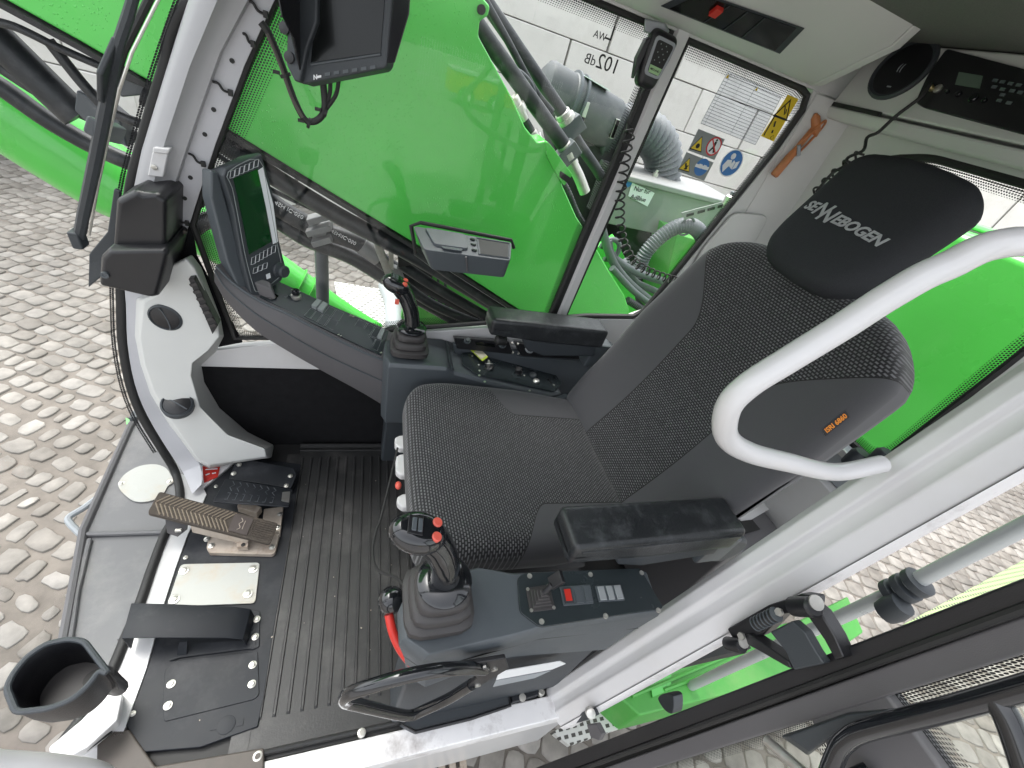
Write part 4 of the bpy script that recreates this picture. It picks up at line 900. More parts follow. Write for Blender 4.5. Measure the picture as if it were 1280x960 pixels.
# pan, height levers, suspension bellows
b=MB(); b.bx(-.74,-.17,-.25,.25,.32,.392); obj('seat_pan',b,M['slate_d'],seat,bevel=.01)
b=MB(); prof=[]
for i in range(6): prof += [(.24,.05+i*.045),(.205,.05+i*.045+.022)]
lo=[]
for r_,z in prof: lo.append([V((-.47+r_*1.05*sx,r_*.95*sy,z)) for sx,sy in ((1,1),(-1,1),(-1,-1),(1,-1))])
b.loft(lo); obj('bellows',b,M['rubber'],seat,bevel=.01)
b=MB(); b.bx(-.75,-.2,-.24,.24,-.002,.05); obj('seat_base',b,M['black'],seat,bevel=.01)
for y0,y1 in ((-.175,-.105),(-.10,-.005),(.04,.10)):
    b=MB(); b.loft([[V((-.125,y0+.012,z)),V((-.112,y0+.02,z)),V((-.112,y1-.02,z)),V((-.125,y1-.006,z)),V((-.20,y1,z)),V((-.20,y0,z))] for z in (.40,.425)]); obj('adjust_lever',b,M['white'] ,seat,bevel=.006)
b=MB(); b.sphere(V((-.118,.017,.415)),.009,sc=(1,1.4,1)); obj('lever_button',b,M['redb'],seat)
# belt strap and buckle near the right console
b=MB(); b.box(V((-.70,-.30,.46)),(.05,.012,.022),Matrix.Rotation(.5,3,'Y')); obj('belt_buckle',b,M['slate'],seat,bevel=.006)

# ================================================================ CONSOLES
def console_prism(name,label,cat,loc): return thing(name,label,cat,loc)
M['chrome']=mat('silver_switch_cap',(.42,.44,.45),.2,metal=.4,var=.05)
# left console
lc=thing('left_console','slate grey console with switch panel on the door side of the seat','console',(-.35,.44,.3))
zt=.625
q=Z(zt,(512,728),(596,706),(640,712),(800,710),(812,714),(830,764),(700,782),(640,800),(530,822),(500,800),(498,760))
foot=Z(.47,(545,880),(590,770),(640,770),(770,770),(790,775),(800,800),(700,850),(620,862),(590,880),(560,890),(540,870))
ol=[V((p.x,p.y,0)) for p in q]
def inset(pts,d,c=None):
    c=c or sum(pts,V((0,0,0)))/len(pts); return [p+(c-p).normalized()*d for p in pts]
b=MB(); b.loft([[p+V((0,0,.40)) for p in inset(ol,.035)],[p+V((0,0,.52)) for p in inset(ol,.018)],[p+V((0,0,.60)) for p in ol],[p+V((0,0,.618)) for p in inset(ol,.004)],[p+V((0,0,zt)) for p in inset(ol,.010)]]); obj('console_body',b,M['slate'],lc,ang=50,bevel=.002)
b=MB(); b.tube([p+V((0,0,.535)) for p in inset(ol,.0155)],.0012,6,closed=True); obj('shell_gap',b,M['print'],lc)
b=MB(); mq=Z(zt+.001,(505,762),(520,735),(590,722),(600,790),(560,808),(512,800)); 
b=MB(); b.bx(-.60,-.12,.385,.475,.02,.42); obj('console_stand',b,M['slate_d'],lc,bevel=.01)
pq=round_poly(Z(zt+.004,(647,722),(655,716),(800,710),(830,760),(675,784),(650,765)),.008)
b=MB(); b.prism(pq,(0,0,-.005)); pn=obj('switch_panel',b,M['panel'],lc,bevel=.001)
zp=zt+.0045
for px in ((662,720),(738,718),(802,716),(677,777),(757,770),(823,763)):
    b=MB(); b.lathe(Z(zp,px),(0,0,1),[(.0052,-.001),(.0052,.0012),(.0025,.0013),(.002,.0008)],14); obj('screw',b,M['zinc'],pn)
# mini joystick with square gaiter
c=Z(zp,(678,748)); gq=[Z(zp,p) for p in ((657,736),(686,731),(694,762),(662,766))]
b=MB(); b.prism(gq,(0,0,.003)); mj=obj('mini_joystick',b,M['boot'],pn,bevel=.001)
b=MB()
for k in range(4):
    cc=sum(gq,V((0,0,0)))/4; s1=.80-.16*k; b.loft([[cc+(p-cc)*s1+V((0,0,.003+.006*k)) for p in gq],[cc+(p-cc)*s1*.92+V((0,0,.009+.006*k)) for p in gq]])
obj('gaiter',b,M['boot'],mj,bevel=.0015)
cc=sum(gq,V((0,0,0)))/4; b=MB(); b.tube([cc+V((0,0,.02)),cc+V((-.012,-.006,.045))],.006,10); b.box(cc+V((-.020,-.010,.052)),(.005,.012,.016),Matrix.Rotation(-.5,3,'Y')); obj('toggle',b,M['black'],mj,bevel=.002)
for p in gq: 
    b=MB(); b.lathe(p+(cc-p)*.12+V((0,0,.003)),(0,0,1),[(.0035,0),(.0035,.001)],10); obj('screw',b,M['zinc'],mj)
for pxs,m0,cells in (((( 699,734),(737,731),(742,755),(704,758)),'slate',[('red',0,.36),('slate',.38,.68),('slate',.70,.98)]),(((743,733),(775,731),(781,751),(748,753)),'slate',[('chrome',.02,.33),('chrome',.35,.64),('chrome',.66,.97)])):
    sq=Z(zp,*pxs); b=MB(); b.prism(round_poly(sq,.003),(0,0,.003)); sw=obj('switch_block',b,M[m0],pn,bevel=.0008)
    for m1,a,e in cells:
        pts=[sq[0].lerp(sq[1],a+.03),sq[0].lerp(sq[1],e),sq[3].lerp(sq[2],e),sq[3].lerp(sq[2],a+.03)]; k=sum(pts,V((0,0,0)))/4; pts=[k+(p-k)*V((1,1,1)).x*.86 for p in pts]
        b=MB(); b.prism(pts,(0,0,.0052)); obj('switch',b,M[m1] if m1!='red' else M['slate_d'],sw,bevel=.0008)
        if m1=='red':
            pts2=[k+(p-k)*.7+V((0,0,.0054)) for p in pts]; b=MB(); b.prism(pts2,(0,0,.001)); obj('red_lamp',b,M['red'],sw)
# sticker on the outer flank and lock-out loop bar
wq=Y(.497,(624,839),(700,826),(707,829),(690,836),(620,849)); b=MB(); b.prism(wq,(0,.0015,0)); obj('flank_sticker',b,M['white_print'],lc)
b=MB(); b.prism(Y(.4955,(620,850),(688,838),(668,847),(616,858)),(0,.0012,0)); obj('flank_sticker',b,M['greyedge'],lc)
lb=thing('lockout_bar','black looped safety bar sticking out beside the left joystick','safety bar',Y(.52,(605,840)))
YL=.53
lp=Y(YL,(606,836),(585,830),(550,828),(510,833),(470,845),(437,860),(431,874),(445,884),(500,900),(516,902),(530,896),(560,880),(590,858))
lp=[p+V((0,.012*math.sin(i*.5),0)) for i,p in enumerate(lp)]
b=MB(); b.tube(smooth_path(lp,6),.0105,14); obj('loop',b,M['gloss'],lb)
b=MB(); b.prism(Y(YL,(578,832),(632,823),(636,836),(600,858),(575,868),(596,848)),(0,-.008,0)); br_=obj('bracket',b,M['black'],lb,bevel=.002)
for px in ((618,836),(597,856)):
    q=MB(); q.lathe(Y(YL,px),(0,1,0),[(.006,-.002),(.006,.003),(.003,.0035)],12); obj('bolt',q,M['zinc'],br_)
b=MB(); b.box(Y(YL,(603,833)),(.010,.008,.012),Matrix.Rotation(.4,3,'Y')); obj('latch',b,M['gloss'],br_,bevel=.002)
# small tray and plate on the floor behind the loop
tr=thing('floor_tray','low black plastic tray beside the door sill under the left console','tray',Z(0,(590,880)))
tq=Z(.03,(500,905),(560,870),(634,856),(638,882),(590,898),(520,915)); b=MB(); b.loft([[p+V((0,0,-.03)) for p in tq],tq]); obj('tray_body',b,M['slate_d'],tr,bevel=.004)
b=MB(); b.tube([p+V((0,0,.002)) for p in tq],.004,8,closed=True); obj('rim',b,M['black'],tr)
sp_=thing('side_plate','small black plate bolted beside the foot of the door pillar','plate',Z(.02,(650,862)))
b=MB(); b.prism(Z(.03,(638,858),(672,846),(674,868),(640,878)),(0,0,-.03)); obj('plate',b,M['darkplate'],sp_,bevel=.002)
q=MB(); q.lathe(Z(.031,(653,872)),(0,0,1),[(.010,-.001),(.010,.003),(.005,.0035)],14); obj('bolt',q,M['zinc'],sp_)

# right console: joystick plinth
rc_=thing('right_console','slate grey console with joystick plinth and key panel right of the seat','console',(-.3,-.42,.3))
zr=.575
ol=[V((-.085,-.325,0)),V((-.27,-.325,0)),V((-.30,-.335,0)),V((-.66,-.305,0)),V((-.745,-.355,0)),V((-.745,-.488,0)),V((-.27,-.488,0)),V((-.085,-.488,0)),V((-.070,-.45,0)),V((-.070,-.36,0))]
def ztop(x): return zr if x>-.285 else (zr-.02 - (-.285-x)*.22)
b=MB(); b.loft([[V((p.x-.01,p.y-.01 if p.y>-.4 else p.y,.30)) for p in ol],[V((p.x,p.y,ztop(p.x)-.03)) for p in ol],[V((p.x,p.y,ztop(p.x)-.012)) for p in ol],[V((p.x-.004*(p.x>-.1),p.y-.008*(p.y>-.4),ztop(p.x))) for p in ol]]); obj('console_body',b,M['slate'],rc_,ang=45,bevel=.003)
b=MB(); b.prism([V((-.285,-.33,zr)),V((-.30,-.345,zr-.024)),V((-.30,-.486,zr-.024)),V((-.285,-.486,zr))],(0,0,-.01)); obj('console_step',b,M['slate'],rc_)
b=MB(); b.bx(-.62,-.10,-.485,-.40,.0,.35); obj('console_stand',b,M['slate_d'],rc_,bevel=.01)
def topz(px,yv=None):
    # on the falling top of the key panel
    return PL((-.285,0,zr-.0155),(-.22,0,1),px)
kq=[topz(p) for p in ((577,442),(590,440),(619,446),(691,464),(702,480),(692,490),(595,468),(578,455))]
b=MB(); b.prism(round_poly(kq,.006),(0,0,.003)); kp=obj('key_panel',b,M['panel'],rc_,bevel=.001)
nk=V((.22,0,1)).normalized()
for px in ((590,446),(598,457),(599,464),(599,470),(606,478),(655,470),(662,489),(692,482)):
    q=MB(); q.lathe(topz(px)+nk*.003,nk,[(.0045,0),(.0045,.001),(.002,.0012)],12); obj('screw',q,M['zinc'],kp)
q=MB(); q.lathe(topz((611,461))+nk*.003,nk,[(.016,0),(.017,.004),(.015,.007),(.010,.008)],20); ig=obj('ignition_lock',q,M['black'],kp)
q=MB(); q.lathe(topz((648,467))+nk*.002,nk,[(.016,0),(.016,.006),(.013,.008),(.013,.022),(.010,.025)],20); obj('knob',q,M['black'],kp)
q=MB(); q.lathe(topz((666,471))+nk*.002,nk,[(.014,0),(.014,.010),(.012,.012)],20); obj('knob',q,M['slate_d'],kp)
q=MB(); q.lathe(topz((670,478))+nk*.003,nk,[(.013,0),(.013,.007),(.010,.009)],18); obj('chrome_socket',q,M['steel'],kp)
for px in ((685,476),(688,479)):
    q=MB(); q.lathe(topz(px)+nk*.003,nk,[(.004,0),(.004,.003)],10); obj('lamp',q,M['print'],kp)
q=MB(); q.lathe(Y(-.35,(680,499)),(0,1,.3),[(.014,-.01),(.014,.004),(.008,.006)],18); obj('chrome_knob',q,M['steel'],rc_)
# radio-like strip panel along the window
YP=-.455
rq=Y(YP,(567,422),(640,428),(718,440),(722,452),(652,444),(570,436))
rs=thing('side_control_strip','black strip of radio and fan controls along the right window sill','control panel',rq[0])
nn=V((0,.45,.9)).normalized()
b=MB(); b.prism(Y(YP,(568,422),(636,427),(642,443),(572,436)),(0,-.03,-.012)); o=obj('radio_panel',b,M['black'],rs,bevel=.002)
b=MB(); b.prism(Y(YP,(645,429),(700,436),(735,450),(652,445)),(0,-.03,-.012)); o2=obj('fan_panel',b,M['black'],rs,bevel=.002)
b=MB(); b.tube(Y(YP+.003,(645,446),(720,452)),.0025,8); obj('trim',b,M['slate'],rs)
for px,r_,pp_ in (((584,426),.009,o),((628,431),.011,o),((662,436),.014,o2),((681,438),.014,o2)):
    q=MB(); q.lathe(Y(YP+.003,px),nn,[(r_,-.006),(r_,.010),(r_*.8,.013)],18); obj('knob',q,M['slate_d'],pp_)
    q=MB(); q.lathe(Y(YP+.003,px),nn,[(r_*1.25,-.004),(r_*1.25,.004),(r_*1.1,.004)],22); obj('dial_ring',q,M['greyedge'] if pp_==o2 else M['slate'],pp_)
for px in ((641,441),(648,442),(640,429),(647,430)):
    q=MB(); q.lathe(Y(YP+.002,px),nn,[(.004,-.003),(.004,.004)],10); obj('screw',q,M['zinc'],rs)
b=MB(); b.prism(Y(YP+.002,(594,427),(618,430),(619,434),(595,431)),(0,.001,0)); obj('slot',b,M['screen_blk'],o)
b=MB(); b.prism(Y(-.468,(566,430),(655,440),(745,450),(745,505),(690,492),(600,462),(568,446)),(0,-.015,0)); obj('strip_base',b,M['slate'],rs,bevel=.004)

# key with tag and ring
kt=thing('key_tag','ignition key with ring and yellow green tag on the right console panel','key',topz((611,461)))
k0=topz((611,461))+nk*.03
q=MB(); q.box(k0+V((0,0,-.012)),(.003,.010,.016)); obj('key',q,M['zinc'],kt,bevel=.001)
q=MB(); rg=k0+V((0,.004,-.002)); q.tube([rg+V((math.cos(t)*.014,.014*math.sin(t)*.8,.008*math.sin(t))) for t in [i*math.pi/10 for i in range(20)]],.0013,6,closed=True); obj('key_ring',q,M['zinc'],kt)
a,c,d_,e=PL((0,0,k0.z-.004),(0,0,1),(586,436),(593,432),(610,447),(603,452))
q=MB(); q.prism(round_poly([a,c,d_,e],.003),(0,0,.004)); tg=obj('tag',q,mat('yellow_green_tag',(.42,.52,.04),.5),kt,bevel=.001)
q=MB(); q.prism([a.lerp(e,.35)+V((0,0,.0045)),c.lerp(d_,.35)+V((0,0,.0045)),c.lerp(d_,.9)+V((0,0,.0045)),a.lerp(e,.9)+V((0,0,.0045))],(0,0,.0006)); obj('tag_paper',q,mat('buff_paper',(.42,.40,.30),.7),tg)

# forward arm of the right console with switches, curving to the display foot
fa=thing('front_console_arm','curved dark console arm with switch panel running from the joystick to the display','console',(.2,-.45,.5))
YF=-.395
topi=Y(YF+.04,(492,474),(440,452),(390,430),(345,405),(310,378),(284,350),(268,328)); 
tin=[PL((0,0,0),(0,0,1),p) for p in ()]
# inner top edge follows the photograph's curve at a measured height falling from the plinth to the display foot
edge=Y(-.385,(494,455),(455,440),(400,413),(360,392),(322,374),(290,352),(270,332))
outw=Y(-.487,(494,418),(474,407),(420,384),(385,368),(350,352),(316,336),(296,320))
outw=[V((p.x,max(p.y,-.485),p.z)) for p in outw]
lowi=Y(-.40,(492,515),(455,492),(400,462),(355,436),(318,412),(284,378),(268,352))
midi=Y(-.375,(492,482),(455,466),(400,440),(355,414),(318,391),(284,362),(268,338))
def sm(l): return smooth_path(l,4)
E_,O_,Lw,Mi=sm(edge),sm(outw),sm(lowi),sm(midi)
b=MB(); b.loft([[o,e+(o-e).normalized()*.006+V((0,0,.001)),e+V((0,0,-.006)),m,l,V((l.x,-.488,l.z)),V((o.x,-.488,o.z-.01))] for o,e,m,l in zip(O_,E_,Mi,Lw)]); obj('arm_body',b,M['plum'],fa,ang=30)
b=MB(); b.tube([p+V((0,.001,0)) for p in Mi],.0022,6); obj('arm_crease',b,M['slate'],fa)
b=MB(); b.tube([p+V((0,.0,-.002)) for p in E_],.004,8); obj('arm_edge',b,M['slate'],fa)
pz=.59
pA=[E_[2].lerp(O_[2],.08),E_[8].lerp(O_[8],.08),E_[16].lerp(O_[16],.08),E_[16].lerp(O_[16],.95),E_[8].lerp(O_[8],.95),E_[2].lerp(O_[2],.95)]
b=MB(); b.loft([[p+V((0,0,.001)) for p in pA],[p+V((0,0,.004)) for p in pA]]); sp2=obj('switch_panel',b,M['panel'],fa)
def onp(i,t,dz=.0045):
    k=int(i); f=i-k; e=E_[k].lerp(E_[k+1],f); o=O_[k].lerp(O_[k+1],f); return e.lerp(o,t)+V((0,0,dz))
for i0,i1 in ((2.6,5.9),(7.0,10.3)):
    for c_ in range(4):
        for r_ in range(2):
            a0=i0+(i1-i0)*c_/4+.06; a1=i0+(i1-i0)*(c_+1)/4-.06; t0=.16+.38*r_; t1=t0+.34
            qd=[onp(a0,t0),onp(a1,t0),onp(a1,t1),onp(a0,t1)]
            lit = (i0>6 and r_==1 and c_ in (2,3)) or (i0<6 and r_==1 and c_==0)
            b=MB(); b.prism(qd,(0,0,.010 if lit else .0015)); obj('switch',b,M['btn'] if lit else M['panel'],sp2,bevel=.0012)
            if not lit:
                b=MB(); b.tube([p+V((0,0,.0012)) for p in qd],.0006,4,closed=True); obj('switch_rim',b,M['btn'],sp2)
for i_,t in ((6.35,.12),(6.55,.12),(6.35,.9),(6.55,.9),(2.15,.16)):
    q=MB(); q.lathe(onp(i_,t,.004),(0,0,1),[(.0042,0),(.0042,.0015)],12); obj('screw',q,M['zinc'],sp2)
c=onp(12.6,.62); q=MB(); q.lathe(c,(0,0,1),[(.013,0),(.014,.004),(.014,.010),(.010,.012)],20); kn=obj('rotary_knob',q,M['zinc'],sp2)
q=MB(); q.lathe(c+V((0,0,.012)),(0,0,1),[(.009,0),(.011,.004),(.011,.014),(.008,.017)],18); obj('knob_cap',q,M['gloss'],kn)
for k,(di,dt) in enumerate(((1.0,.20),(1.0,.0),(.75,-.16))):
    p=onp(13.3+.25*k,.80-.14*k,.0046); q=MB(); q.tube([p+V((math.cos(t)*.006,math.sin(t)*.006,0)) for t in [i*math.pi/5 for i in range(10)]],.0006,4,closed=True); obj('symbol',q,M['btn'],sp2)
q=MB(); p=onp(15.2,.28,.0046); q.prism([p+V((math.cos(t)*.022,math.sin(t)*.014,0)) for t in [i*math.pi/10 for i in range(20)]],(0,0,.0008)); obj('blank_cap',q,M['screen_blk'],sp2)

# joysticks
def joystick(label,bx_,by_,zb,turn):
    js=thing('joystick',label,'joystick',(bx_,by_,zb),'glossy black joysticks on the two consoles')
    o=V((bx_,by_,zb))
    w=[.062,.060,.056,.050,.047]; 
    b=MB(); loops=[]
    def sq(s,z,r_=.4):
        pts=[]
        for i in range(24):
            t=2*math.pi*i/24; cx,sx=math.cos(t),math.sin(t); k=(abs(cx)**5+abs(sx)**5)**(-1/5); k=1+(k-1)*r_
            pts.append(o+V((cx*k*s,sx*k*s,z)))
        return pts
    for k,s in enumerate((.061,.054,.047)):
        z=.004+.026*k; loops += [sq(s*.90,z,1-.15*k),sq(s,z+.004,1-.15*k),sq(s*1.0,z+.020,1-.15*k),sq(s*.90,z+.025,1-.15*k)]
    b.loft(loops); obj('gaiter',b,M['boot'],js,ang=50)
    b=MB(); b.lathe(o+V((0,0,.082)),(0,0,1),[(.040,0),(.046,.003),(.047,.008),(.044,.012),(.033,.016),(.024,.020)],36); obj('base_disc',b,M['gloss'],js)
    ax=[V((-.002,0,.080)),V((.004,-.002,.125)),V((.012,-.006,.155)),V((.026,-.012,.185)),V((.044,-.016,.21)),V((.060,-.018,.226))]
    rr=[.0255,.024,.0245,.026,.028,.026]
    b=MB(); sp3=smooth_path([o+p for p in ax],4); r3=[]
    for i in range(len(sp3)):
        k=i/4; a=int(min(4,k)); r3.append(rr[a]+(rr[min(5,a+1)]-rr[a])*(k-a))
    b.tube(sp3,r3,18,up=(0,1,0)); gp=obj('grip',b,M['gloss'],js,sub=1)
    # head: slanted oval block with the buttons on its rear upper face
    n_=V((-.28,.12,.95)).normalized(); xa=V((0.94,-.1,.30)); F=frame_of(o+V((.060,-.012,.226)),xa,n_.cross(xa))
    fz=F.to_3x3()@V((0,0,1))
    b=MB(); b.sphere(V((0,0,0)),1,n=32,sc=(.044,.031,.027)); b.v=[V((v.x,v.y,min(v.z,.0195+.0015*math.tanh((v.z-.0195)/.003)) if v.z>.0195 else v.z)) for v in b.v]
    hd_=obj('head',b,M['gloss'],js,frame=F)
    def fp(x,y,z): return F@V((x,y,z))
    b=MB(); 
    for x0,x1,m_ in ((-.020,-.002,'slate'),): pass
    rk=thing if False else None
    for yy in (-.010,.010):
        b=MB(); b.lathe(fp(-.020,yy*1.1,.0205),fz,[(.0074,-.003),(.0074,.002),(.0060,.0035)],16); obj('red_button',b,M['redb'],js)
    b=MB(); P4=[fp(.002,-.014,.0206),fp(.025,-.014,.0206),fp(.025,.014,.0206),fp(.002,.014,.0206)]; b.prism(P4,fz*.002); obj('rocker_frame',b,M['black'],js,bevel=.0008)
    for x0,x1 in ((.004,.011),(.013,.020)):
        b=MB(); P4=[fp(x0,-.010,.0225),fp(x1,-.010,.0225),fp(x1,.010,.0225),fp(x0,.010,.0225)]; b.prism(P4,fz*.003); obj('rocker',b,M['slate'],js,bevel=.001)
    if by_<0:
        b=MB(); b.box(o+V((.056,.026,.190)),(.006,.004,.008)); obj('trigger',b,M['redb'],js,bevel=.002)
    return js
joystick('black joystick with two coral buttons nearer the door, beside the red cable',-.152,.428,.626,0)
joystick('black joystick with two coral buttons on the window side console, beyond the seat',-.150,-.408,.577,0)

# red cable lever with ball knob
rl_=thing('ball_lever','black ball knob on a red tube beside the left joystick','lever',Z(.45,(510,825)))
bp_=Z(.55,(489,750))
b=MB(); b.sphere(bp_,.0255,n=24); obj('ball_knob',b,M['gloss'],rl_)
b=MB(); b.tube(smooth_path([Z(.535,(486,768)),Z(.52,(491,790)),Z(.50,(500,810)),Z(.485,(512,826)),Z(.47,(521,833))],6),.0085,12); obj('red_tube',b,M['red'],rl_)
b=MB(); b.tube(smooth_path([Z(.50,(497,560)),Z(.49,(478,640)),Z(.49,(470,665)),Z(.5,(466,690)),Z(.52,(472,712)),Z(.55,(495,722)),Z(.56,(505,735)),Z(.56,(504,755))],6),.0028,8); o=obj('bowden_cable',b,M['rubber']); tag(o,'thin black cable looping past the left joystick towards the seat front','cable')

# ================================================================ TEXT TAG
d=(pt[1]-pt[0]).normalized(); yv=ptn.cross(d)
obj('tag_print',text_mesh('ISRI 6860',sum(pt,V((0,0,0)))/4+ptn*.0026,d,yv,.0125,shear=.2,bold=.0004),M['orange'],seat)
# ================================================================ FRONT OF THE CAB
# vent column in the front right corner
vc=thing('vent_column','light grey moulded vent column with two round vents in the front corner','air duct',(.5,-.4,0))
face_=[((232,322),-.42),((243,334),-.42),((272,400),-.415),((275,420),-.415),((262,436),-.42),((240,452),-.42),((238,470),-.415),((250,510),-.40),((285,545),-.38),((332,562),-.36),((334,572),-.36),((262,583),-.33),((247,575),-.34),((215,530),-.375),((190,490),-.40),((178,455),-.42),((172,420),-.43),((178,375),-.43),((200,365),-.43),((215,330),-.43)]
A_=[Y(y,p) for p,y in face_]
base=[((240,318),-.495),((252,334),-.495),((276,398),-.495),((280,420),-.495),((270,440),-.495),((252,456),-.495),((256,478),-.495),((275,510),-.495),((310,540),-.495),((342,556),-.49),((342,572),-.47),((262,590),-.42),((240,580),-.43),((208,540),-.45),((182,500),-.47),((166,460),-.485),((160,420),-.49),((164,372),-.495),((198,362),-.495),((222,328),-.495)]
B_=[Y(y,p) for p,y in base]
b=MB(); b.loft([B_,[q.lerp(p,.9) for q,p in zip(B_,A_)],[p for p in inset(A_,.006)]]); b_keep=b; vo=obj('column_body',b,M['grey'],vc,ang=35,bevel=.004)
def on_col(px,off=.003):
    return PL(A_[5],nv,px)+nv*off
nv=(A_[2]-A_[17]).cross(A_[5]-A_[17]).normalized()
if nv.y<0: nv=-nv
def vent(px,r):
    c=PL(A_[16].lerp(A_[4],.5)+nv*.002,nv,px) if True else None
    b=MB(); b.lathe(c,nv,[(r*1.12,-.01),(r*1.12,.003),(r,.006),(r*.95,.0035)],36); v=obj('round_vent',b,M['slate_d'],vc)
    b=MB(); b.lathe(c,nv,[(r*.94,.001),(r*.94,.004),(r*.7,.0075),(.001,.009)],36); d=obj('vent_flap',b,M['black'],v)
    b=MB(); u=(A_[9]-A_[0]).normalized(); u=(u-nv*u.dot(nv)).normalized(); w=nv.cross(u)
    b.tube([c+u*math.cos(t)*r*.92*1.0+w*(.18*r*math.sin(t))+nv*.0085 for t in [i*math.pi/10 for i in range(11)]],.0018,6); obj('flap_rib',b,M['slate'],v)
    return v
nv2=nv
vent((207,397),.036)
tc_=BVHTree.FromPolygons(b_keep.v,b_keep.f); nvs=nv; c,n_=cast(tc_,(222,505),.002)
nv=(n_*.35+V((-.12,.05,.75))).normalized()
b=MB(); b.lathe(c,nv,[(.042,-.02),(.042,.004),(.037,.008),(.035,.004)],36); v=obj('round_vent',b,M['slate_d'],vc)
b=MB(); b.lathe(c,nv,[(.034,.001),(.034,.005),(.02,.009),(.001,.010)],36); obj('vent_flap',b,M['black'],v)
u=(V((-.8,.5,0))-nv*V((-.8,.5,0)).dot(nv)).normalized()
b=MB(); b.tube([c+u*.032+nv*.008,c+nv*.0115,c-u*.032+nv*.008],.0018,6); obj('flap_rib',b,M['slate'],v)
nv=nvs
sl=[Y(-.405,p) for p in ((236,348),(243,347),(273,406),(266,417))]
b=MB(); b.prism([p+V((0,.004,0)) for p in sl],(0,-.03,0)); sv=obj('slot_vent',b,M['black'],vc,bevel=.001)
for i in range(7):
    t=.1+.8*i/6; a=sl[0].lerp(sl[3],t); c=sl[1].lerp(sl[2],t); q=MB(); q.box(a.lerp(c,.5)+V((0,.0045,0)),(.009,.003,.004),Matrix.Rotation(.5,3,'Y')); obj('slat',q,M['boot'],sv,bevel=.0008)
# wiper motor cover on the pillar
wm=thing('wiper_motor_cover','black stepped plastic cover with long flange on the windscreen pillar','cover',Y(-.43,(165,300)))
def loftbox(front,yv,yb,shrink=.0):
    f=[Y(yv,p) for p in front]; c=sum(f,V((0,0,0)))/len(f)
    bk=[V((p.x,yb,p.z)) for p in f]; return [bk,[q.lerp(p,.92) for q,p in zip(bk,f)],[p+(c-p).normalized()*.008 for p in f]]
b=MB(); b.loft(loftbox([(144,250),(168,238),(178,242),(196,242),(208,250),(208,305),(205,318),(140,315)],-.38,-.50)); obj('upper_cover',b,M['black'],wm,bevel=.008,seg=3)
b=MB(); b.loft(loftbox([(134,312),(206,312),(210,318),(197,372),(188,374),(122,358),(124,322)],-.35,-.50)); lo_=obj('lower_cover',b,M['black'],wm,bevel=.010,seg=3)
b=MB(); b.prism(Y(-.46,(142,236),(150,240),(150,310),(128,345),(110,360),(111,318),(134,290)),(0,-.012,0)); obj('flange',b,M['slate_d'],wm,bevel=.003)
q=MB(); q.lathe(Y(-.347,(131,344)),(0,1,0),[(.008,-.003),(.008,.002),(.004,.002),(.003,.0005)],14); obj('screw',q,M['slate'],lo_)
cbn=thing('cable_bundle','brown and black wires behind the wiper motor cover at the foot of the pillar','cables',Y(-.48,(220,310)))
for k in range(4):
    b=MB(); b.tube(smooth_path(Y(-.47-.004*k,(232-2*k,288),(222-3*k,300),(214+2*k,318),(208+3*k,336)),4),.004,6); obj('wire',b,M['rubber'] if k%2 else M['bfoot'],cbn)
# wiper outside the windscreen
wp=thing('wiper','dark grey windscreen wiper arm and blade outside the windscreen','wiper',(.5,-.06,1.0))
pw0,pwn=(.70,0,.62),(1,0,.54)
def W(*p,off=0): return [q+V((1,0,.54)).normalized()*off for q in [PL(pw0,pwn,x) for x in p]]
arm=W((97,305),(104,270),(118,205),(131,140),(139,100),(148,55),(160,20),(170,-15),(185,-60)); 
b=MB(); wd=[.009,.0095,.0095,.009,.008,.007,.007,.006,.006]
b.tube(arm,wd,8); obj('arm',b,M['slate_d'],wp)
b=MB(); b.box(W((98,298))[0],(.009,.015,.018)); obj('arm_end',b,M['slate_d'],wp,bevel=.004)
bl=W((112,292),(122,235),(137,165),(150,110),(165,65),(185,25),(205,-15),(225,-60))
b=MB(); b.tube([p+V((.01,0,0)) for p in bl],.0055,8); obj('blade',b,M['rubber'],wp)
b=MB(); b.tube([p+V((-.002,.006,0)) for p in bl],.0022,6); obj('blade_edge',b,M['zinc'],wp)
b=MB(); b.loft([W((128,155),(160,162),(152,182),(122,175)),W((128,155),(160,162),(152,182),(122,175),off=.02)]); obj('blade_joint',b,M['slate'],wp,bevel=.004)
b=MB(); b.loft([W((128,95),(148,50),(156,52),(148,70),(136,130),(128,130)),W((128,95),(148,50),(156,52),(148,70),(136,130),(128,130),off=.008)]); obj('arm_bracket',b,M['slate_d'],wp,bevel=.003)
# display on its foot
dp_=thing('control_display','tall portrait control display with key rows and turning knob on the console arm','display',Z(.64,(320,372)))
BL=Y(-.385,(316,372)); BR=Y(-.46,(359,338))
TLr=ray(266,211); TRr=ray(327,193)
wv=(BR-BL); wv=V((-.55,-.62,.0)).normalized()
uv_=V((.16,-.06,.98)); uv_=(uv_-wv*uv_.dot(wv)).normalized(); nf=wv.cross(uv_).normalized()
if nf.dot(CAM-BL)<0: nf=-nf
P0=BL
def DF(px): return PL(P0,nf,px)
scr=[DF(p) for p in ((283,213),(327,194),(340,240),(348,300),(357,335),(352,350),(322,371),(314,365),(303,320),(292,260),(280,222))]
DW=.07
b=MB(); b.loft([[p-nf*DW for p in inset(scr,.012)],[p-nf*.012 for p in inset(scr,-.004)],[p-nf*.003 for p in inset(scr,-.003)],scr]); bd=obj('display_body',b,M['slate_d'],dp_,bevel=.003)
def FR_(px,off=.0012): return DF(px)+nf*off
rim=[FR_(p) for p in ((285,215),(323,199),(334,240),(345,300),(352,335),(348,347),(323,364),(316,356),(306,318),(297,270),(290,235))]
b=MB(); b.tube(smooth_path(rim,3,closed=True),.0010,5,closed=True); obj('face_outline',b,M['btn'],bd)
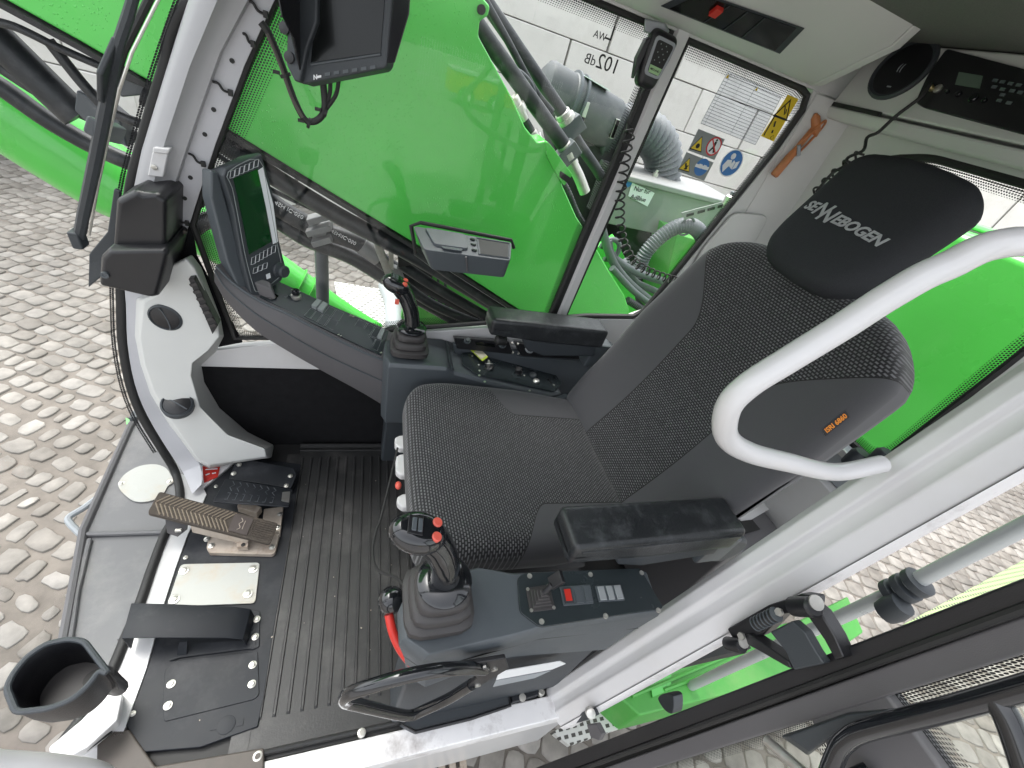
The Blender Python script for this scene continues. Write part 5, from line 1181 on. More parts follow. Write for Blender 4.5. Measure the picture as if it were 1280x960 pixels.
b=MB(); b.prism([FR_(p,.0006) for p in ((291,223),(322,211),(330,250),(339,302),(311,318),(304,282),(296,243))],nf*.0008); obj('screen',b,M['screen'],bd)
b=MB(); b.prism([FR_(p,.0008) for p in ((322,213),(328,209),(341,255),(347,302),(341,305),(332,258))],nf*.0008); obj('light_strip',b,M['label'],bd)
def keyrow(pts,n,w,h):
    a,e=pts
    for i in range(n):
        t=(i+.5)/n; px=(a[0]+(e[0]-a[0])*t,a[1]+(e[1]-a[1])*t)
        q=[FR_((px[0]+dx*w-dy*.18*w,px[1]+dy*h-dx*.3*w),.001) for dx,dy in ((-.42,-.5),(.42,-.5),(.42,.5),(-.42,.5))]
        b=MB(); b.tube(q,.0007,4,closed=True); obj('key',b,M['label'],bd)
keyrow(((287,219),(323,203)),6,6,9)
keyrow(((314,327),(344,310)),6,6,9)
keyrow(((316,339),(334,331)),3,6,7)
b=MB(); b.prism([FR_(p,.001) for p in ((332,343),(337,341),(338,347),(333,349))],nf*.0006); obj('key',b,M['label'],bd)
b=MB(); c=FR_((348,337),.0); b.lathe(c,nf,[(.020,0),(.020,.006),(.017,.008),(.017,.024),(.013,.028)],24); obj('turning_knob',b,M['slate_d'],bd)
for px in ((316,338),):
    pass
b=MB(); foot_=[DF(p)-nf*.018 for p in ((270,214),(280,217),(298,285),(322,372),(308,372),(290,330),(270,250))]
b.loft([[p-nf*.035 for p in foot_],foot_]); obj('back_bracket',b,M['slate'],dp_,bevel=.006)
b=MB(); b.loft([Y(-.40,(290,356),(318,380),(346,374),(340,362),(300,345)),Y(-.42,(292,348),(318,370),(342,362),(338,352),(300,338))]); obj('foot',b,M['plum'],dp_,bevel=.004)
# camera monitor with sun hood
mo=thing('camera_monitor','black camera monitor with folding sun hood hanging by the windscreen pillar','monitor',Y(-.35,(430,60)))
m0=Y(-.36,(376,103)); m1=Y(-.30,(484,84)); wv2=(m1-m0).normalized(); un=V((-.03,-.18,.96)); un=(un-wv2*un.dot(wv2)).normalized(); n2=wv2.cross(un).normalized()
if n2.dot(CAM-m0)<0: n2=-n2
def MF(px,off=0): return PL(m0,n2,px)+n2*off
fc=[MF(p) for p in ((379,105),(376,99),(398,-80),(500,-110),(484,80),(481,85))]
b=MB(); b.loft([[p-n2*.045 for p in inset(fc,.010)],[p-n2*.03 for p in fc],fc]); mb_=obj('monitor_body',b,M['slate_d'],mo,bevel=.004)
b=MB(); b.prism([MF(p,.0008) for p in ((389,78),(402,-60),(486,-70),(476,66))],n2*.0006); obj('screen',b,M['screen_blk'],mb_)
b=MB(); b.tube([MF((389,81),.001),MF((476,68),.001)],.0022,6); obj('bezel_edge',b,M['slate'],mb_)
for i in range(6):
    px=(410+11.3*i,93-1.7*i); b=MB(); b.prism([MF((px[0]-3.5,px[1]-1.8),.001),MF((px[0]+3.5,px[1]-2.9),.001),MF((px[0]+3.5,px[1]+1.4),.001),MF((px[0]-3.5,px[1]+2.4),.001)],n2*.001); obj('button',b,M['slate'],mb_)
obj('maker_mark',text_mesh('N',MF((394,97),.001),wv2,un,.011,shear=.3,bold=.0003),M['white_print'],mb_)
b=MB(); b.prism([MF((397,98),.001),MF((402,97),.001),MF((402,94),.001),MF((397,95),.001)],n2*.0005); obj('maker_mark',b,M['white_print'],mb_)
# hood flaps: left cheek and right cheek stand out from the face
def flap(pts,offs,nm):
    a=[MF(p,o) for p,o in zip(pts,offs)]; b=MB(); b.loft([a,[p+wv2*.003 for p in a]]); return obj(nm,b,M['black'],mo,bevel=.001)
flap(((376,99),(374,-70),(374,-70),(388,40),(386,60)),(0,0,.10,.09,.05),'hood_side')
flap(((483,80),(502,-90),(530,-90),(522,30),(497,82)),(0,0,.05,.05,.02),'hood_side')
side=[MF(p) for p in ((366,-60),(362,82),(372,103),(379,104),(388,62),(400,30),(402,-60))]
b=MB(); b.loft([[p-n2*.02 for p in side],[p+n2*.012 for p in side]]); obj('hood_cheek',b,M['slate_d'],mo,bevel=.004)
for px in ((367,74),(361,38),(362,14)):
    q=MB(); q.lathe(MF(px,.012),n2,[(.010,-.01),(.010,.004),(.005,.005)],16); obj('thumb_screw',q,M['black'],mo)
mcb=thing('monitor_cable','black cable bundle looping from the camera monitor to the pillar','cable',Y(-.40,(385,150)))
yc=-.42
b=MB(); b.tube(smooth_path([Y(yc,p) for p in ((326,28),(336,42),(352,80),(366,120),(380,148),(392,152),(402,145),(406,132),(404,105),(402,92))],6),.0068,10); obj('main_cable',b,M['rubber'],mcb)
for pts in (((424,96),(420,118),(408,136)),((413,96),(412,118),(404,138))):
    b=MB(); b.tube(smooth_path([Y(yc,p) for p in pts],5),.0042,8); obj('lead',b,M['rubber'],mcb)
b=MB(); b.tube(smooth_path([Y(yc+.006,p) for p in ((334,42),(350,80),(364,120),(378,147))],5),.0035,8); obj('lead',b,M['bfoot'],mcb)
for px in ((354,92),(384,152),(405,138)):
    c=Y(yc,px); q=MB(); q.lathe(c-V((.004,0,.002)),V((.5,0,1)) if px[0]<380 else V((1,0,.3)),[(.011,-.003),(.011,.003)],12); q.box(c+V((.012,.004,0)),(.006,.004,.003)); obj('cable_tie',q,M['rubber'],mcb)
# fold-out tray on the side window
ty=thing('window_tray','slate grey tray box with lidded and open compartment below the side window glass','tray',V((-.28,-.44,.92)))
tt=[Y(-.47,p) for p in ((516,283),(524,280),(636,300),(642,308),(641,318))]
top4=[Y(-.47,(516,282)),Y(-.47,(640,303)),PL((0,-.38,0),(0,1,0),(638,326)),PL((0,-.38,0),(0,1,0),(530,312))]
bot4=[V((p.x+(.03 if i in(0,3) else -.0)*-1,p.y+(.0 if i<2 else -.012),p.z-.062)) for i,p in enumerate(top4)]
def rpl(l,r): return round_poly(l,r,3)
b=MB(); b.loft([rpl(bot4,.012),rpl(top4,.012)]); tb_=obj('tray_body',b,M['slate'],ty,bevel=.004)
def tp(u,v,dz=.0): 
    return top4[0].lerp(top4[1],u).lerp(top4[3].lerp(top4[2],u),v)+V((0,0,dz))
b=MB(); b.loft([rpl([tp(.10,.10,-.002),tp(.50,.10,-.002),tp(.50,.80,-.002),tp(.13,.80,-.002)],.01),rpl([tp(.10,.10,.008),tp(.50,.10,.008),tp(.50,.80,.008),tp(.13,.80,.008)],.01)]); ld_=obj('lid',b,M['slate'],ty,bevel=.003)
b=MB(); b.prism([tp(.2,.80,.002),tp(.44,.80,.002),tp(.42,.94,.004),tp(.22,.94,.004)],(0,0,.004)); obj('lid_tab',b,M['slate'],ld_,bevel=.002)
b=MB(); b.prism([tp(.64,.14,.0006),tp(.965,.14,.0006),tp(.965,.86,.0006),tp(.64,.86,.0006)],(0,0,.0006)); obj('recess',b,M['print'],ty)
b=MB(); q4=[tp(.62,.10,.001),tp(.975,.10,.001),tp(.975,.9,.001),tp(.62,.9,.001)]; b.tube(q4,.002,6,closed=True); obj('recess_rim',b,M['slate'],ty)
for v_ in (.2,.45,.72):
    q=MB(); q.lathe(tp(.575,v_,.0002),(0,0,1),[(.008,0),(.0085,.002),(.007,.0018)],16); obj('button',q,M['black'],ty)
b=MB(); b.tube([top4[3].lerp(bot4[3],.0).lerp(top4[2],.47)+V((0,.003,-.004)),bot4[3].lerp(bot4[2],.47)+V((0,.003,.01))],.003,6); obj('groove',b,M['plum'],ty)
b=MB(); b.tube([p+V((0,-.008,.001)) for p in (Y(-.485,(520,318)),Y(-.485,(514,284)),Y(-.485,(526,280)),Y(-.485,(640,302)),Y(-.485,(643,312)))],.006,8); obj('gasket',b,M['rubber'],ty)
# radio microphone with coiled cord
mi=thing('radio_microphone','black and grey hand microphone clipped to the top of the window pillar','microphone',Y(-.46,(818,80)))
mc=Y(-.455,(817,76)); fx=V((-.98,.0,-.05)); fy=(Y(-.455,(823,46))-Y(-.455,(806,108))).normalized()
Fm=frame_of(mc,fx,fy)
if (Fm.to_3x3()@V((0,0,1))).y<0: Fm=frame_of(mc,-fx,fy)
def mfn(q):
    q=q.copy(); v=(q.y+.055)/.11
    q.x*=.72+.32*min(1,max(0,v)*1.6); return q
b=MB(); b.rbox((.036,.058,.020),.016,mfn,n=16); bo=obj('mic_body',b,M['black'],mi,frame=Fm)
def mf(x,y,z): return Fm@V((x,y,z))
b=MB(); b.prism(round_poly([mf(-.024,-.032,.019),mf(.024,-.032,.019),mf(.031,.045,.019),mf(-.031,.045,.019)],.012),Fm.to_3x3()@V((0,0,.004))); obj('mic_face',b,M['greyedge'],mi,bevel=.0015)
b=MB(); b.prism(round_poly([mf(-.017,-.026,.0232),mf(.017,-.026,.0232),mf(.024,.038,.0232),mf(-.024,.038,.0232)],.008),Fm.to_3x3()@V((0,0,.001))); obj('speaker_grille',b,M['print'],mi)
b=MB(); b.prism([mf(-.015,-.025,.0243),mf(.015,-.025,.0243),mf(.018,-.010,.0243),mf(-.018,-.010,.0243)],Fm.to_3x3()@V((0,0,.0006))); gl_=obj('name_plate',b,mat('pale_green_plate',(.32,.52,.25),.4),mi)
for i in range(5):
    for j in range(4):
        q=MB(); q.lathe(mf(-.012+.008*j,0+.008*i,.0243),Fm.to_3x3()@V((0,0,1)),[(.0016,0),(.0016,.0003)],6); obj('grille_hole',q,M['btn'],mi) if (i+j)%2==0 else None
obj('name_print',text_mesh('MIDLAND',mf(0,-.0175,.0252),Fm.to_3x3()@V((1,0,0)),Fm.to_3x3()@V((0,1,0)),.0062,ext=.0002,bold=.0001),M['print'],mi)
b=MB(); b.loft([Y(-.47,(806,22),(832,28),(838,40),(826,46),(804,40)),Y(-.455,(806,24),(830,29),(834,40),(824,45),(806,39))]); obj('mic_hanger',b,M['greyedge'],mi,bevel=.003)
b=MB(); b.prism([mf(-.037,-.05,-.01),mf(-.05,-.01,-.01),mf(-.046,.03,-.01),mf(-.03,.04,-.01)],Fm.to_3x3()@V((0,0,.02))); obj('talk_key',b,M['black'],mi,bevel=.003)
cord=thing('coiled_cord','black coiled microphone cord hanging down the window pillar','cord',Y(-.45,(780,250)))
def coil(path,r,turns,rt):
    sp=smooth_path(path,10); d=[0]
    for a,c in zip(sp,sp[1:]): d.append(d[-1]+(c-a).length)
    n=int(turns*14); pts=[]; i=0; u=V((0,1,0))
    for k in range(n+1):
        s=d[-1]*k/n*.9999
        while d[i+1]<s: i+=1
        t=(s-d[i])/(d[i+1]-d[i]); p=sp[i].lerp(sp[i+1],t); T=(sp[i+1]-sp[i]).normalized(); uu=(u-T*u.dot(T)).normalized(); w=T.cross(uu); a=2*math.pi*turns*k/n
        pts.append(p+(uu*math.cos(a)+w*math.sin(a))*r)
    b=MB(); b.tube(pts,rt,7); return b
yk=-.462
cp=[Y(yk,p) for p in ((789,160),(783,190),(779,220),(775,250),(776,285),(782,310),(796,330),(820,343),(850,352))]
obj('coil',coil(cp,.0135,25,.0028),M['rubber'],cord)
b=MB(); b.tube(smooth_path([Y(yk,p) for p in ((800,112),(796,128),(790,142),(785,152),(790,160))],5),.0030,8); obj('lead',b,M['rubber'],cord)
# cord from radio down behind the headrest
rcd=thing('radio_lead','black radio lead running from the radio down behind the headrest, half coiled','cord',X(-1.25,(1110,160)))
b=MB(); pr1=[X(-1.262,(1164,104)),X(-1.255,(1150,122)),X(-1.25,(1120,145)),X(-1.25,(1098,165)),X(-1.25,(1084,172)),X(-1.24,(1079,188)),X(-1.235,(1060,197)),X(-1.23,(1056,207)),X(-1.22,(1040,217)),X(-1.21,(1020,240))]
b.tube(smooth_path(pr1,5),.0042,8); obj('lead',b,M['rubber'],rcd)
cp=[X(-1.235,(1078,190)),X(-1.23,(1060,203)),X(-1.22,(1040,220)),X(-1.2,(1015,245))]
obj('coil',coil(cp,.011,5,.003),M['rubber'],rcd)
# emergency hammer
eh=thing('emergency_hammer','orange wooden emergency hammer strapped to the grey corner beside the side window','hammer',Y(-.47,(995,185)))
yh=-.478
a,c=Y(yh,(967,220),(1024,152)); ax=(c-a).normalized(); l=(c-a).length
b=MB(); b.lathe(a,ax,[(.010,0),(.013,.004),(.0125,.06),(.011,.075),(.0085,.082),(.0085,l*.9)],16); obj('handle',b,M['wood'],eh)
b=MB(); hd=V((-.55,.1,-.62)).normalized(); b.lathe(c-ax*.012-hd*.035,hd,[(.004,0),(.012,.012),(.013,.05),(.009,.058),(.003,.068)],16); obj('head',b,M['wood'],eh)
b=MB(); b.tube(smooth_path([a+ax*.08+V((-.004,.004,-.012)),a.lerp(c,.6)+V((-.012,.006,-.012)),c+V((-.02,.004,-.012)),c+V((-.004,.012,.004)),a.lerp(c,.62)+V((.011,.010,.006)),a+ax*.08+V((.008,.006,.008))],4),.0035,8); obj('strap',b,M['wood'],eh)
b=MB(); b.tube([a+ax*.085+V((-.012,.012,-.01)),a+ax*.09+V((.012,.012,.01))],.0055,8); obj('clip',b,M['greyedge'],eh)
b=MB(); b.loft([Y(yh-.012,(1008,166),(1030,150),(1034,160),(1014,178)),Y(yh-.004,(1008,166),(1028,151),(1032,158),(1014,176))]); obj('holder',b,M['greyedge'],eh,bevel=.002)
# speaker and radio in the rear console
XR2=-1.285
nb=V((.152,0,.035)).normalized(); nb=V((.975,0,.22))
def RC(px,off=0): return PL((-1.27,0,1.548),(.152,0,.035),px)+nb*off
sk=thing('speaker','round black loudspeaker set in the grey rear console above the window','loudspeaker',RC((1128,88)))
c=RC((1128,88)); rr_=(RC((1112,131))-c).length
b=MB(); b.lathe(c,nb,[(.072,-.01),(.072,.006),(.066,.009),(.060,.006)],40); rg_=obj('rim',b,M['slate_d'],sk)
b=MB(); b.lathe(c,nb,[(.060,.0),(.060,.006),(.03,.0085),(.001,.009)],40); obj('grille',b,M['black'],sk)
obj('emblem',text_mesh('((',c+nb*.0105,(0,1,0),(0,0,1),.024,ext=.0003),M['greyedge'],sk)
b=MB(); e1=RC((1110,111),.009); b.prism([e1,e1+V((0,.012,.0)),e1+V((0,.012,.003)),e1+V((0,0,.003))],nb*.0006); obj('emblem',b,M['greyedge'],sk)
rd_=thing('radio','black radio set with green display in the grey rear console','radio',RC((1220,118)))
pq=round_poly([RC(p) for p in ((1145,129),(1160,96),(1184,62),(1320,98),(1320,180),(1156,136))],.01)
b=MB(); b.prism(pq,nb*.006); rb_=obj('radio_face',b,M['black'],rd_,bevel=.002)
b=MB(); b.prism([RC(p,.0065) for p in ((1200,92),(1230,97),(1226,113),(1195,108))],nb*.001); obj('lcd',b,M['lcd'],rb_)
q=MB(); q.lathe(RC((1166,113),.006),nb,[(.006,0),(.006,.012),(.0045,.014)],14); obj('plug',q,mat('brass',(.5,.4,.2),.3,metal=.9),rb_)
q=MB(); q.lathe(RC((1174,113),.006),nb,[(.009,0),(.009,.004),(.006,.005)],14); obj('socket',q,M['zinc'],rb_)
for px,r_ in (((1200,120),.006),((1186,117),.004),((1218,125),.009),((1232,128),.005)):
    q=MB(); q.lathe(RC(px,.006),nb,[(r_,0),(r_,.006),(r_*.8,.008)],14); obj('knob',q,M['gloss'],rb_)
for px in ((1241,104),(1250,106),(1260,108),(1270,110),(1240,112),(1250,115),(1262,117),(1272,119),(1246,129),(1258,132),(1250,122)):
    q=MB(); e=RC(px,.006); q.prism([e,e+V((0,.010,0)),e+V((.001,.010,.005)),e+V((.001,0,.005))],nb*.002); obj('button',q,M['slate'],rb_)
# ================================================================ FLOOR
fm=thing('floor_mat','black ribbed rubber floor mat in front of the seat','floor mat',(0,0,0))
b=MB()
ribs=[]
def ground_mat():
    x0,x1=-.30,.205; n=16; pts=[]
    step=(x1-x0)/n
    prof=[(x0,.006)]
    for i in range(n):
        xa=x0+i*step; prof += [(xa+step*.40,.006),(xa+step*.46,.011),(xa+step*.60,.011),(xa+step*.66,.006)]
    prof.append((x1,.006)); return prof
pf_=ground_mat(); ys=[-.425,-.42,.40,.405]
b.loft([[V((x,y,.006 if y in (-.425,.405) else z)) for x,z in pf_]+[V((pf_[-1][0],y,-.001)),V((pf_[0][0],y,-.001))] for y in ys])
b.bx(-.30,.205,-.485,-.425,-.001,.006); b.bx(-.30,.205,.405,.478,-.001,.0055); b.bx(.205,.245,-.44,.47,-.001,.007)
obj('mat_sheet',b,M['mat'],fm,ang=20)
b=MB(); b.tube([V((.205,-.478,.012)),V((-.30,-.478,.012))],.010,8); b.tube([V((-.3,-.455,.009)),V((.205,-.455,.009))],.004,6); obj('mat_edge',b,M['rubber'],fm)
b=MB(); b.tube([V((.24,.472,.004)),V((.1,.472,.006)),V((-.5,.472,.006))],.006,8); obj('mat_edge',b,M['rubber'],fm)
b=MB(); fl_=[Z(.012,p) for p in ((122,922),(140,912),(162,912),(182,940),(195,958),(330,935),(330,965),(120,985))]; b.loft([[p+V((0,0,-.012)) for p in fl_],[p+V((0,0,.004)) for p in fl_]]); obj('mat_flap',b,M['bfoot'],fm,bevel=.004)
rngm=random.Random(5)
b=MB()
for k in range(26):
    p=V((rngm.uniform(-.15,.4),rngm.uniform(-.3,.4),.012)); s=rngm.uniform(.0006,.0016); b.box(p,(s,s*rngm.uniform(.6,1.6),s*.6),Matrix.Rotation(rngm.uniform(0,3),3,'Z'))
tag(obj('grit',b,M['pedalbase']),'pale specks of grit scattered on the black floor mat','grit',kind='stuff')
# black floor plate under the pedals
fp_=thing('pedal_plate','black steel floor plate carrying the pedals at the front of the cab','floor plate',(.35,0,0))
pp_=[V((.505,-.335,.012)),V((.455,-.44,.012)),V((.40,-.462,.012)),V((.235,-.448,.012)),V((.233,-.2,.012)),V((.245,.15,.012)),V((.256,.40,.012)),V((.30,.415,.012)),V((.40,.415,.012)),V((.487,.345,.012)),V((.492,.2,.012))]
pp_=[Z(.012,p) for p in ((240,655),(235,669),(220,711),(206,754),(195,795),(184,835),(169,876),(156,905),(180,940),(250,934),(322,908),(330,870),(340,800),(352,730),(366,650),(376,580),(330,574),(296,578),(254,612))]
b=MB(); b.prism(pp_,(0,0,-.014)); obj('plate',b,M['darkplate'],fp_,bevel=.002)
b=MB(); b.prism(round_poly([Z(.015,p) for p in ((206,838),(219,826),(322,814),(324,868),(318,874),(205,902),(203,880)) ],.006),(0,0,-.004)); cvp=obj('cover_plate',b,M['darkplate'],fp_,bevel=.001)
def bolt(px,z,par,r=.0075,m='zinc',hexa=True):
    q=MB(); c=Z(z,px); q.lathe(c,(0,0,1),[(r*1.5,0),(r*1.5,.0015),(r*1.2,.002)],18); q.lathe(c,(0,0,1),[(r,.001),(r,.005),(r*.75,.006)]+([(r*.45,.006),(r*.4,.003)] if not hexa else []),6 if hexa else 16); return obj('bolt',q,M[m],par)
for px in ((214,855),(210,882),(316,831),(315,855)): bolt(px,.016,cvp,.0062,hexa=False)
for px in ((166,892),(232,697),(270,608),(283,613)): bolt(px,.013,fp_,.004,hexa=False)
q=MB(); q.lathe(Z(.0125,(283,906)),(0,0,1),[(.019,-.002),(.019,.0008),(.017,.0012)],22); q.box(Z(.0125,(268,908)),(.007,.007,.001)); q.box(Z(.0125,(300,903)),(.007,.007,.001)); obj('blind_plug',q,M['darkplate'],fp_)
# bright cover plate
gpz=thing('steel_cover_plate','pale galvanised cover plate with four corner bolts on the black floor plate','cover plate',Z(.014,(268,730)))
b=MB(); b.prism(round_poly([Z(.018,p) for p in ((226,705),(325,703),(319,754),(208,758))],.012),(0,0,-.004)); obj('plate',b,M['plate'],gpz,bevel=.001)
for px in ((230,713),(317,711),(310,742),(218,749)): bolt(px,.019,gpz,.0085)
# accelerator style pedal with cast base
fpd=thing('foot_pedal','long dusty brown foot pedal with herringbone tread on a muddy cast base','pedal',Z(.02,(305,670)))
b=MB(); b.prism(round_poly([Z(.028,p) for p in ((262,668),(345,655),(350,640),(352,655),(344,690),(340,693),(262,691),(258,685))],.004),(0,0,-.016)); obj('base',b,M['pedalbase'],fpd,bevel=.003)
b=MB(); b.prism(round_poly([Z(.03,p) for p in ((330,636),(354,633),(350,668),(326,668))],.004),(0,0,-.02)); obj('base',b,M['pedalbase'],fpd,bevel=.003)
tq=[Z(.165,(197,613)),Z(.168,(208,616)),Z(.155,(183,638)),Z(.075,(337,676)),Z(.08,(345,655))]
# tread board: four corners on a falling plane
pa,pb_,pc,pd=Z(.165,(199,614)),Z(.075,(348,654)),Z(.072,(338,680)),Z(.155,(184,641))
up_=((pb_-pa).cross(pd-pa)).normalized(); up_=up_ if up_.z>0 else -up_
oc_=[pa,pa.lerp(pb_,.33),pa.lerp(pb_,.62),pb_,pc,pd.lerp(pc,.62),pd.lerp(pc,.33),pd]
b=MB(); b.loft([[p-up_*.018 for p in round_poly(oc_,.008,3)],[p for p in round_poly(oc_,.008,3)]]); tb2=obj('tread_board',b,M['pedalrub'],fpd,bevel=.002)
def tpt(u,v): return pa.lerp(pb_,u).lerp(pd.lerp(pc,u),v)+up_*.0005
b=MB()
for i in range(17):
    u=.02+.034*i
    a1,a2=tpt(max(.02,u+.07),.06),tpt(u,.46); b.tube([a1,a2],.0022,5)
    a1,a2=tpt(u,.50),tpt(max(.02,u+.07),.94); b.tube([a1,a2],.0022,5)
obj('tread_ribs',b,M['pedalrib'],tb2); b=MB()
for i in range(9):
    v=.10+.1*i; b.tube([tpt(.80,v),tpt(.985,v)],.0020,5)
obj('heel_ribs',b,M['pedalrub'],tb2)
b=MB(); b.prism([tpt(.625,.10),tpt(.785,.10),tpt(.785,.90),tpt(.625,.90)],up_*.0025); obj('name_field',b,mat('worn_brown_field',(.07,.055,.05),.6),tb2)
b=MB(); b.tube(smooth_path([tpt(.69,.22)+up_*.003,tpt(.71,.35)+up_*.003,tpt(.69,.5)+up_*.003,tpt(.71,.65)+up_*.003,tpt(.69,.78)+up_*.003],3),.0012,5); b.tube([tpt(.73,.3)+up_*.003,tpt(.73,.7)+up_*.003],.0009,5); obj('worn_lettering',b,M['pedalbase'],tb2)
b=MB(); b.prism([tpt(.32,.93)-up_*.012,tpt(.82,.97)-up_*.012,tpt(.80,1.05)-up_*.05,tpt(.36,1.10)-up_*.045],up_*.004); obj('side_arm',b,M['pedalbase'],fpd,bevel=.002)
b=MB(); b.loft([[p for p in (Z(.10,(206,652)),Z(.10,(224,655)),Z(.09,(235,662)),Z(.08,(222,672)),Z(.08,(208,667)))],[p+V((0,-.03,.02)) for p in (Z(.10,(206,652)),Z(.10,(224,655)),Z(.09,(235,662)),Z(.08,(222,672)),Z(.08,(208,667)))]]); st_=obj('pedal_stop',b,M['boot'],fpd,bevel=.003)
q=MB(); q.box(Z(.099,(223,663)),(.008,.004,.004)); obj('stop_pin',q,M['zinc'],st_,bevel=.001)
b=MB(); b.prism(round_poly([Z(.032,p) for p in ((297,672),(312,672),(311,688),(297,688))],.004),(0,0,.022)); lg_=obj('pivot_lug',b,M['pedalbase'],fpd,bevel=.002)
q=MB(); q.lathe(Z(.055,(304,681)),(0,0,1),[(.006,0),(.006,.001)],14); obj('lug_hole',q,M['print'],lg_)
for px in ((264,682),(340,684),(347,659),(350,643),(259,674)): bolt(px,.029,fpd,.006)
# second treadle with embossed black plate
tr2=thing('tread_plate','black folded foot plate with embossed zigzag tread next to the brown pedal','foot plate',Z(.03,(315,605)))
b=MB(); b.prism(round_poly([Z(.05,p) for p in ((302,573),(368,585),(371,594),(364,610),(286,598),(294,578))],.005),(0,0,-.03)); obj('fixing_plate',b,M['darkplate'],tr2,bevel=.002)
ta,tb3,tc_,td=Z(.075,(282,598)),Z(.075,(366,612)),Z(.115,(361,633)),Z(.115,(266,627))
tu=((tb3-ta).cross(td-ta)).normalized(); tu=tu if tu.z>0 else -tu
b=MB(); b.prism(round_poly([ta,tb3,tc_,td],.008),tu*-.005); tpl=obj('tread',b,M['darkplate'],tr2,bevel=.0015)
def t2(u,v): return ta.lerp(tb3,u).lerp(td.lerp(tc_,u),v)+tu*.0006
b=MB()
for i in range(7):
    u=.12+.10*i; b.tube([t2(u,.08),t2(u+.045,.22),t2(u,.36),t2(u+.045,.5)],.0012,5); b.tube([t2(u+.01,.60),t2(u+.045,.60),t2(u+.045,.88),t2(u+.01,.88)],.0012,5)
obj('embossing',b,M['slate'],tpl)
b=MB(); b.prism(round_poly([t2(.86,.25),t2(.97,.15),t2(.99,.8),t2(.88,.75)],.004),tu*.0006); obj('worn_corner',b,M['steel'],tpl)
for px in ((299,581),(292,592),(363,595),(358,607)): bolt(px,.051,tr2,.0055,hexa=False)
b=MB(); b.prism([Z(.02,(300,630)),Z(.02,(328,640)),Z(.02,(322,648)),Z(.02,(298,640))],(0,0,.03)); obj('bracket',b,M['pedalbase'],tr2,bevel=.002)
# foot rest bar
frb=thing('foot_rest','black bent steel foot rest bar standing over the floor plate','foot rest',Z(.02,(240,790)))
ra_,rb2,rc2,rd2=Z(.105,(164,754)),Z(.075,(313,759)),Z(.075,(303,797)),Z(.105,(152,798))
b=MB(); b.loft([[ra_+V((0,0,-.07)),rd2+V((0,0,-.07))],[ra_,rd2],[ra_.lerp(rb2,.3)+V((0,0,.004)),rd2.lerp(rc2,.3)+V((0,0,.004))],[ra_.lerp(rb2,.86),rd2.lerp(rc2,.86)],[rb2+V((0,0,-.012)),rc2+V((0,0,-.012))],[rb2+V((-.004,0,-.06)),rc2+V((-.004,0,-.06))]],0,caps=False,close=False)
o=obj('bar',b,M['darkplate'],frb,ang=12); so_=o.modifiers.new('thick','SOLIDIFY'); so_.thickness=.003; so_.offset=-1; bv=o.modifiers.new('edge','BEVEL'); bv.width=.0015; bv.segments=2
b=MB(); b.prism(round_poly([Z(.017,p) for p in ((305,760),(325,764),(324,808),(316,812),(305,808))],.004),(0,0,-.003)); fo_=obj('foot_flange',b,M['darkplate'],frb,bevel=.001)
for px in ((321,774),(319,796)): bolt(px,.018,fo_,.006,hexa=False)
b=MB(); b.prism([Z(.05,(225,800)),Z(.05,(235,799)),Z(.02,(234,815)),Z(.02,(222,816))],(0,.006,0)); obj('gusset',b,M['darkplate'],frb)
b=MB(); b.prism([Z(.018,(202,808)),Z(.018,(222,805)),Z(.018,(320,800)),Z(.018,(318,810)),Z(.018,(225,822)),Z(.018,(212,826))],(0,0,.001)); obj('seat_plate',b,M['darkplate'],frb)
# red tag in the corner
rt=thing('red_tag','small red printed tag lying in the front right corner of the floor','tag',Z(.02,(264,592)))
b=MB(); b.prism([Z(.02,p) for p in ((253,583),(275,583),(272,596),(255,603))],(0,0,-.003)); obj('tag_sheet',b,M['red'],rt)
for (a,c) in (((257,587),(272,586)),((257,594),(262,592)),((265,592),(270,591))):
    b=MB(); b.tube(Z(.0205,a,c),.0025,5); obj('print',b,M['label'],rt)
b=MB(); b.prism([Z(.016,p) for p in ((240,570),(262,582),(290,580),(252,612),(246,600))],(0,0,-.01)); part('corner_sheet',b,'white_worn')
q=MB(); q.lathe(Z(.016,(246,575)),(0,0,1),[(.014,0),(.014,.006),(.008,.007)],16); part('rubber_plug',q,'rubber')
# cup holder at the front left
cu=thing('cup_holder','black plastic cup holder with pouring notches near the open door, lower left','cup holder',Y(.55,(75,850)))
cc=Z(.83,(80,835)); ax=V((-.12,.10,1)).normalized(); rad_=.063
ring=[(7,862),(14,845),(32,822),(58,804),(88,798),(107,801),(139,843),(127,838),(113,858),(92,876),(62,888),(19,893)]
zc=.82
rp_=[Z(zc,p) for p in ring]; rs_=round_poly(rp_,.006,3); ctr=sum(rp_,V((0,0,0)))/len(rp_)
def ringat(k,dz): return [ctr+(p-ctr)*k+V((0,0,dz)) for p in rs_]
b=MB(); b.loft([ringat(.86,-.056),ringat(.96,-.03),ringat(1.0,-.002),ringat(.99,.002),ringat(.93,.0),ringat(.90,-.03),ringat(.80,-.052)],0,caps=False); b.f.append([len(b.v)-len(rs_)+i for i in range(len(rs_))]); b.m.append(0); obj('cup_body',b,M['black'],cu,ang=50)
b=MB(); b.loft([ringat(.79,-.0515),ringat(.79,-.050)]); obj('cup_bottom',b,M['boot'],cu)
b=MB(); b.tube(ringat(.965,.002),.0028,8,closed=True); obj('rim',b,M['slate_d'],cu)
b=MB(); b.lathe(ctr+V((-.012,-.008,-.0495)),(0,0,1),[(.009,0),(.009,.001)],14); obj('drain_hole',b,M['print'],cu)
b=MB(); b.tube([ctr+V((-.02,-.01,-.05)),ctr+V((.0,-.03,-.16)),ctr+V((.12,-.10,-.30))],.009,10); obj('holder_arm',b,M['black'],cu)
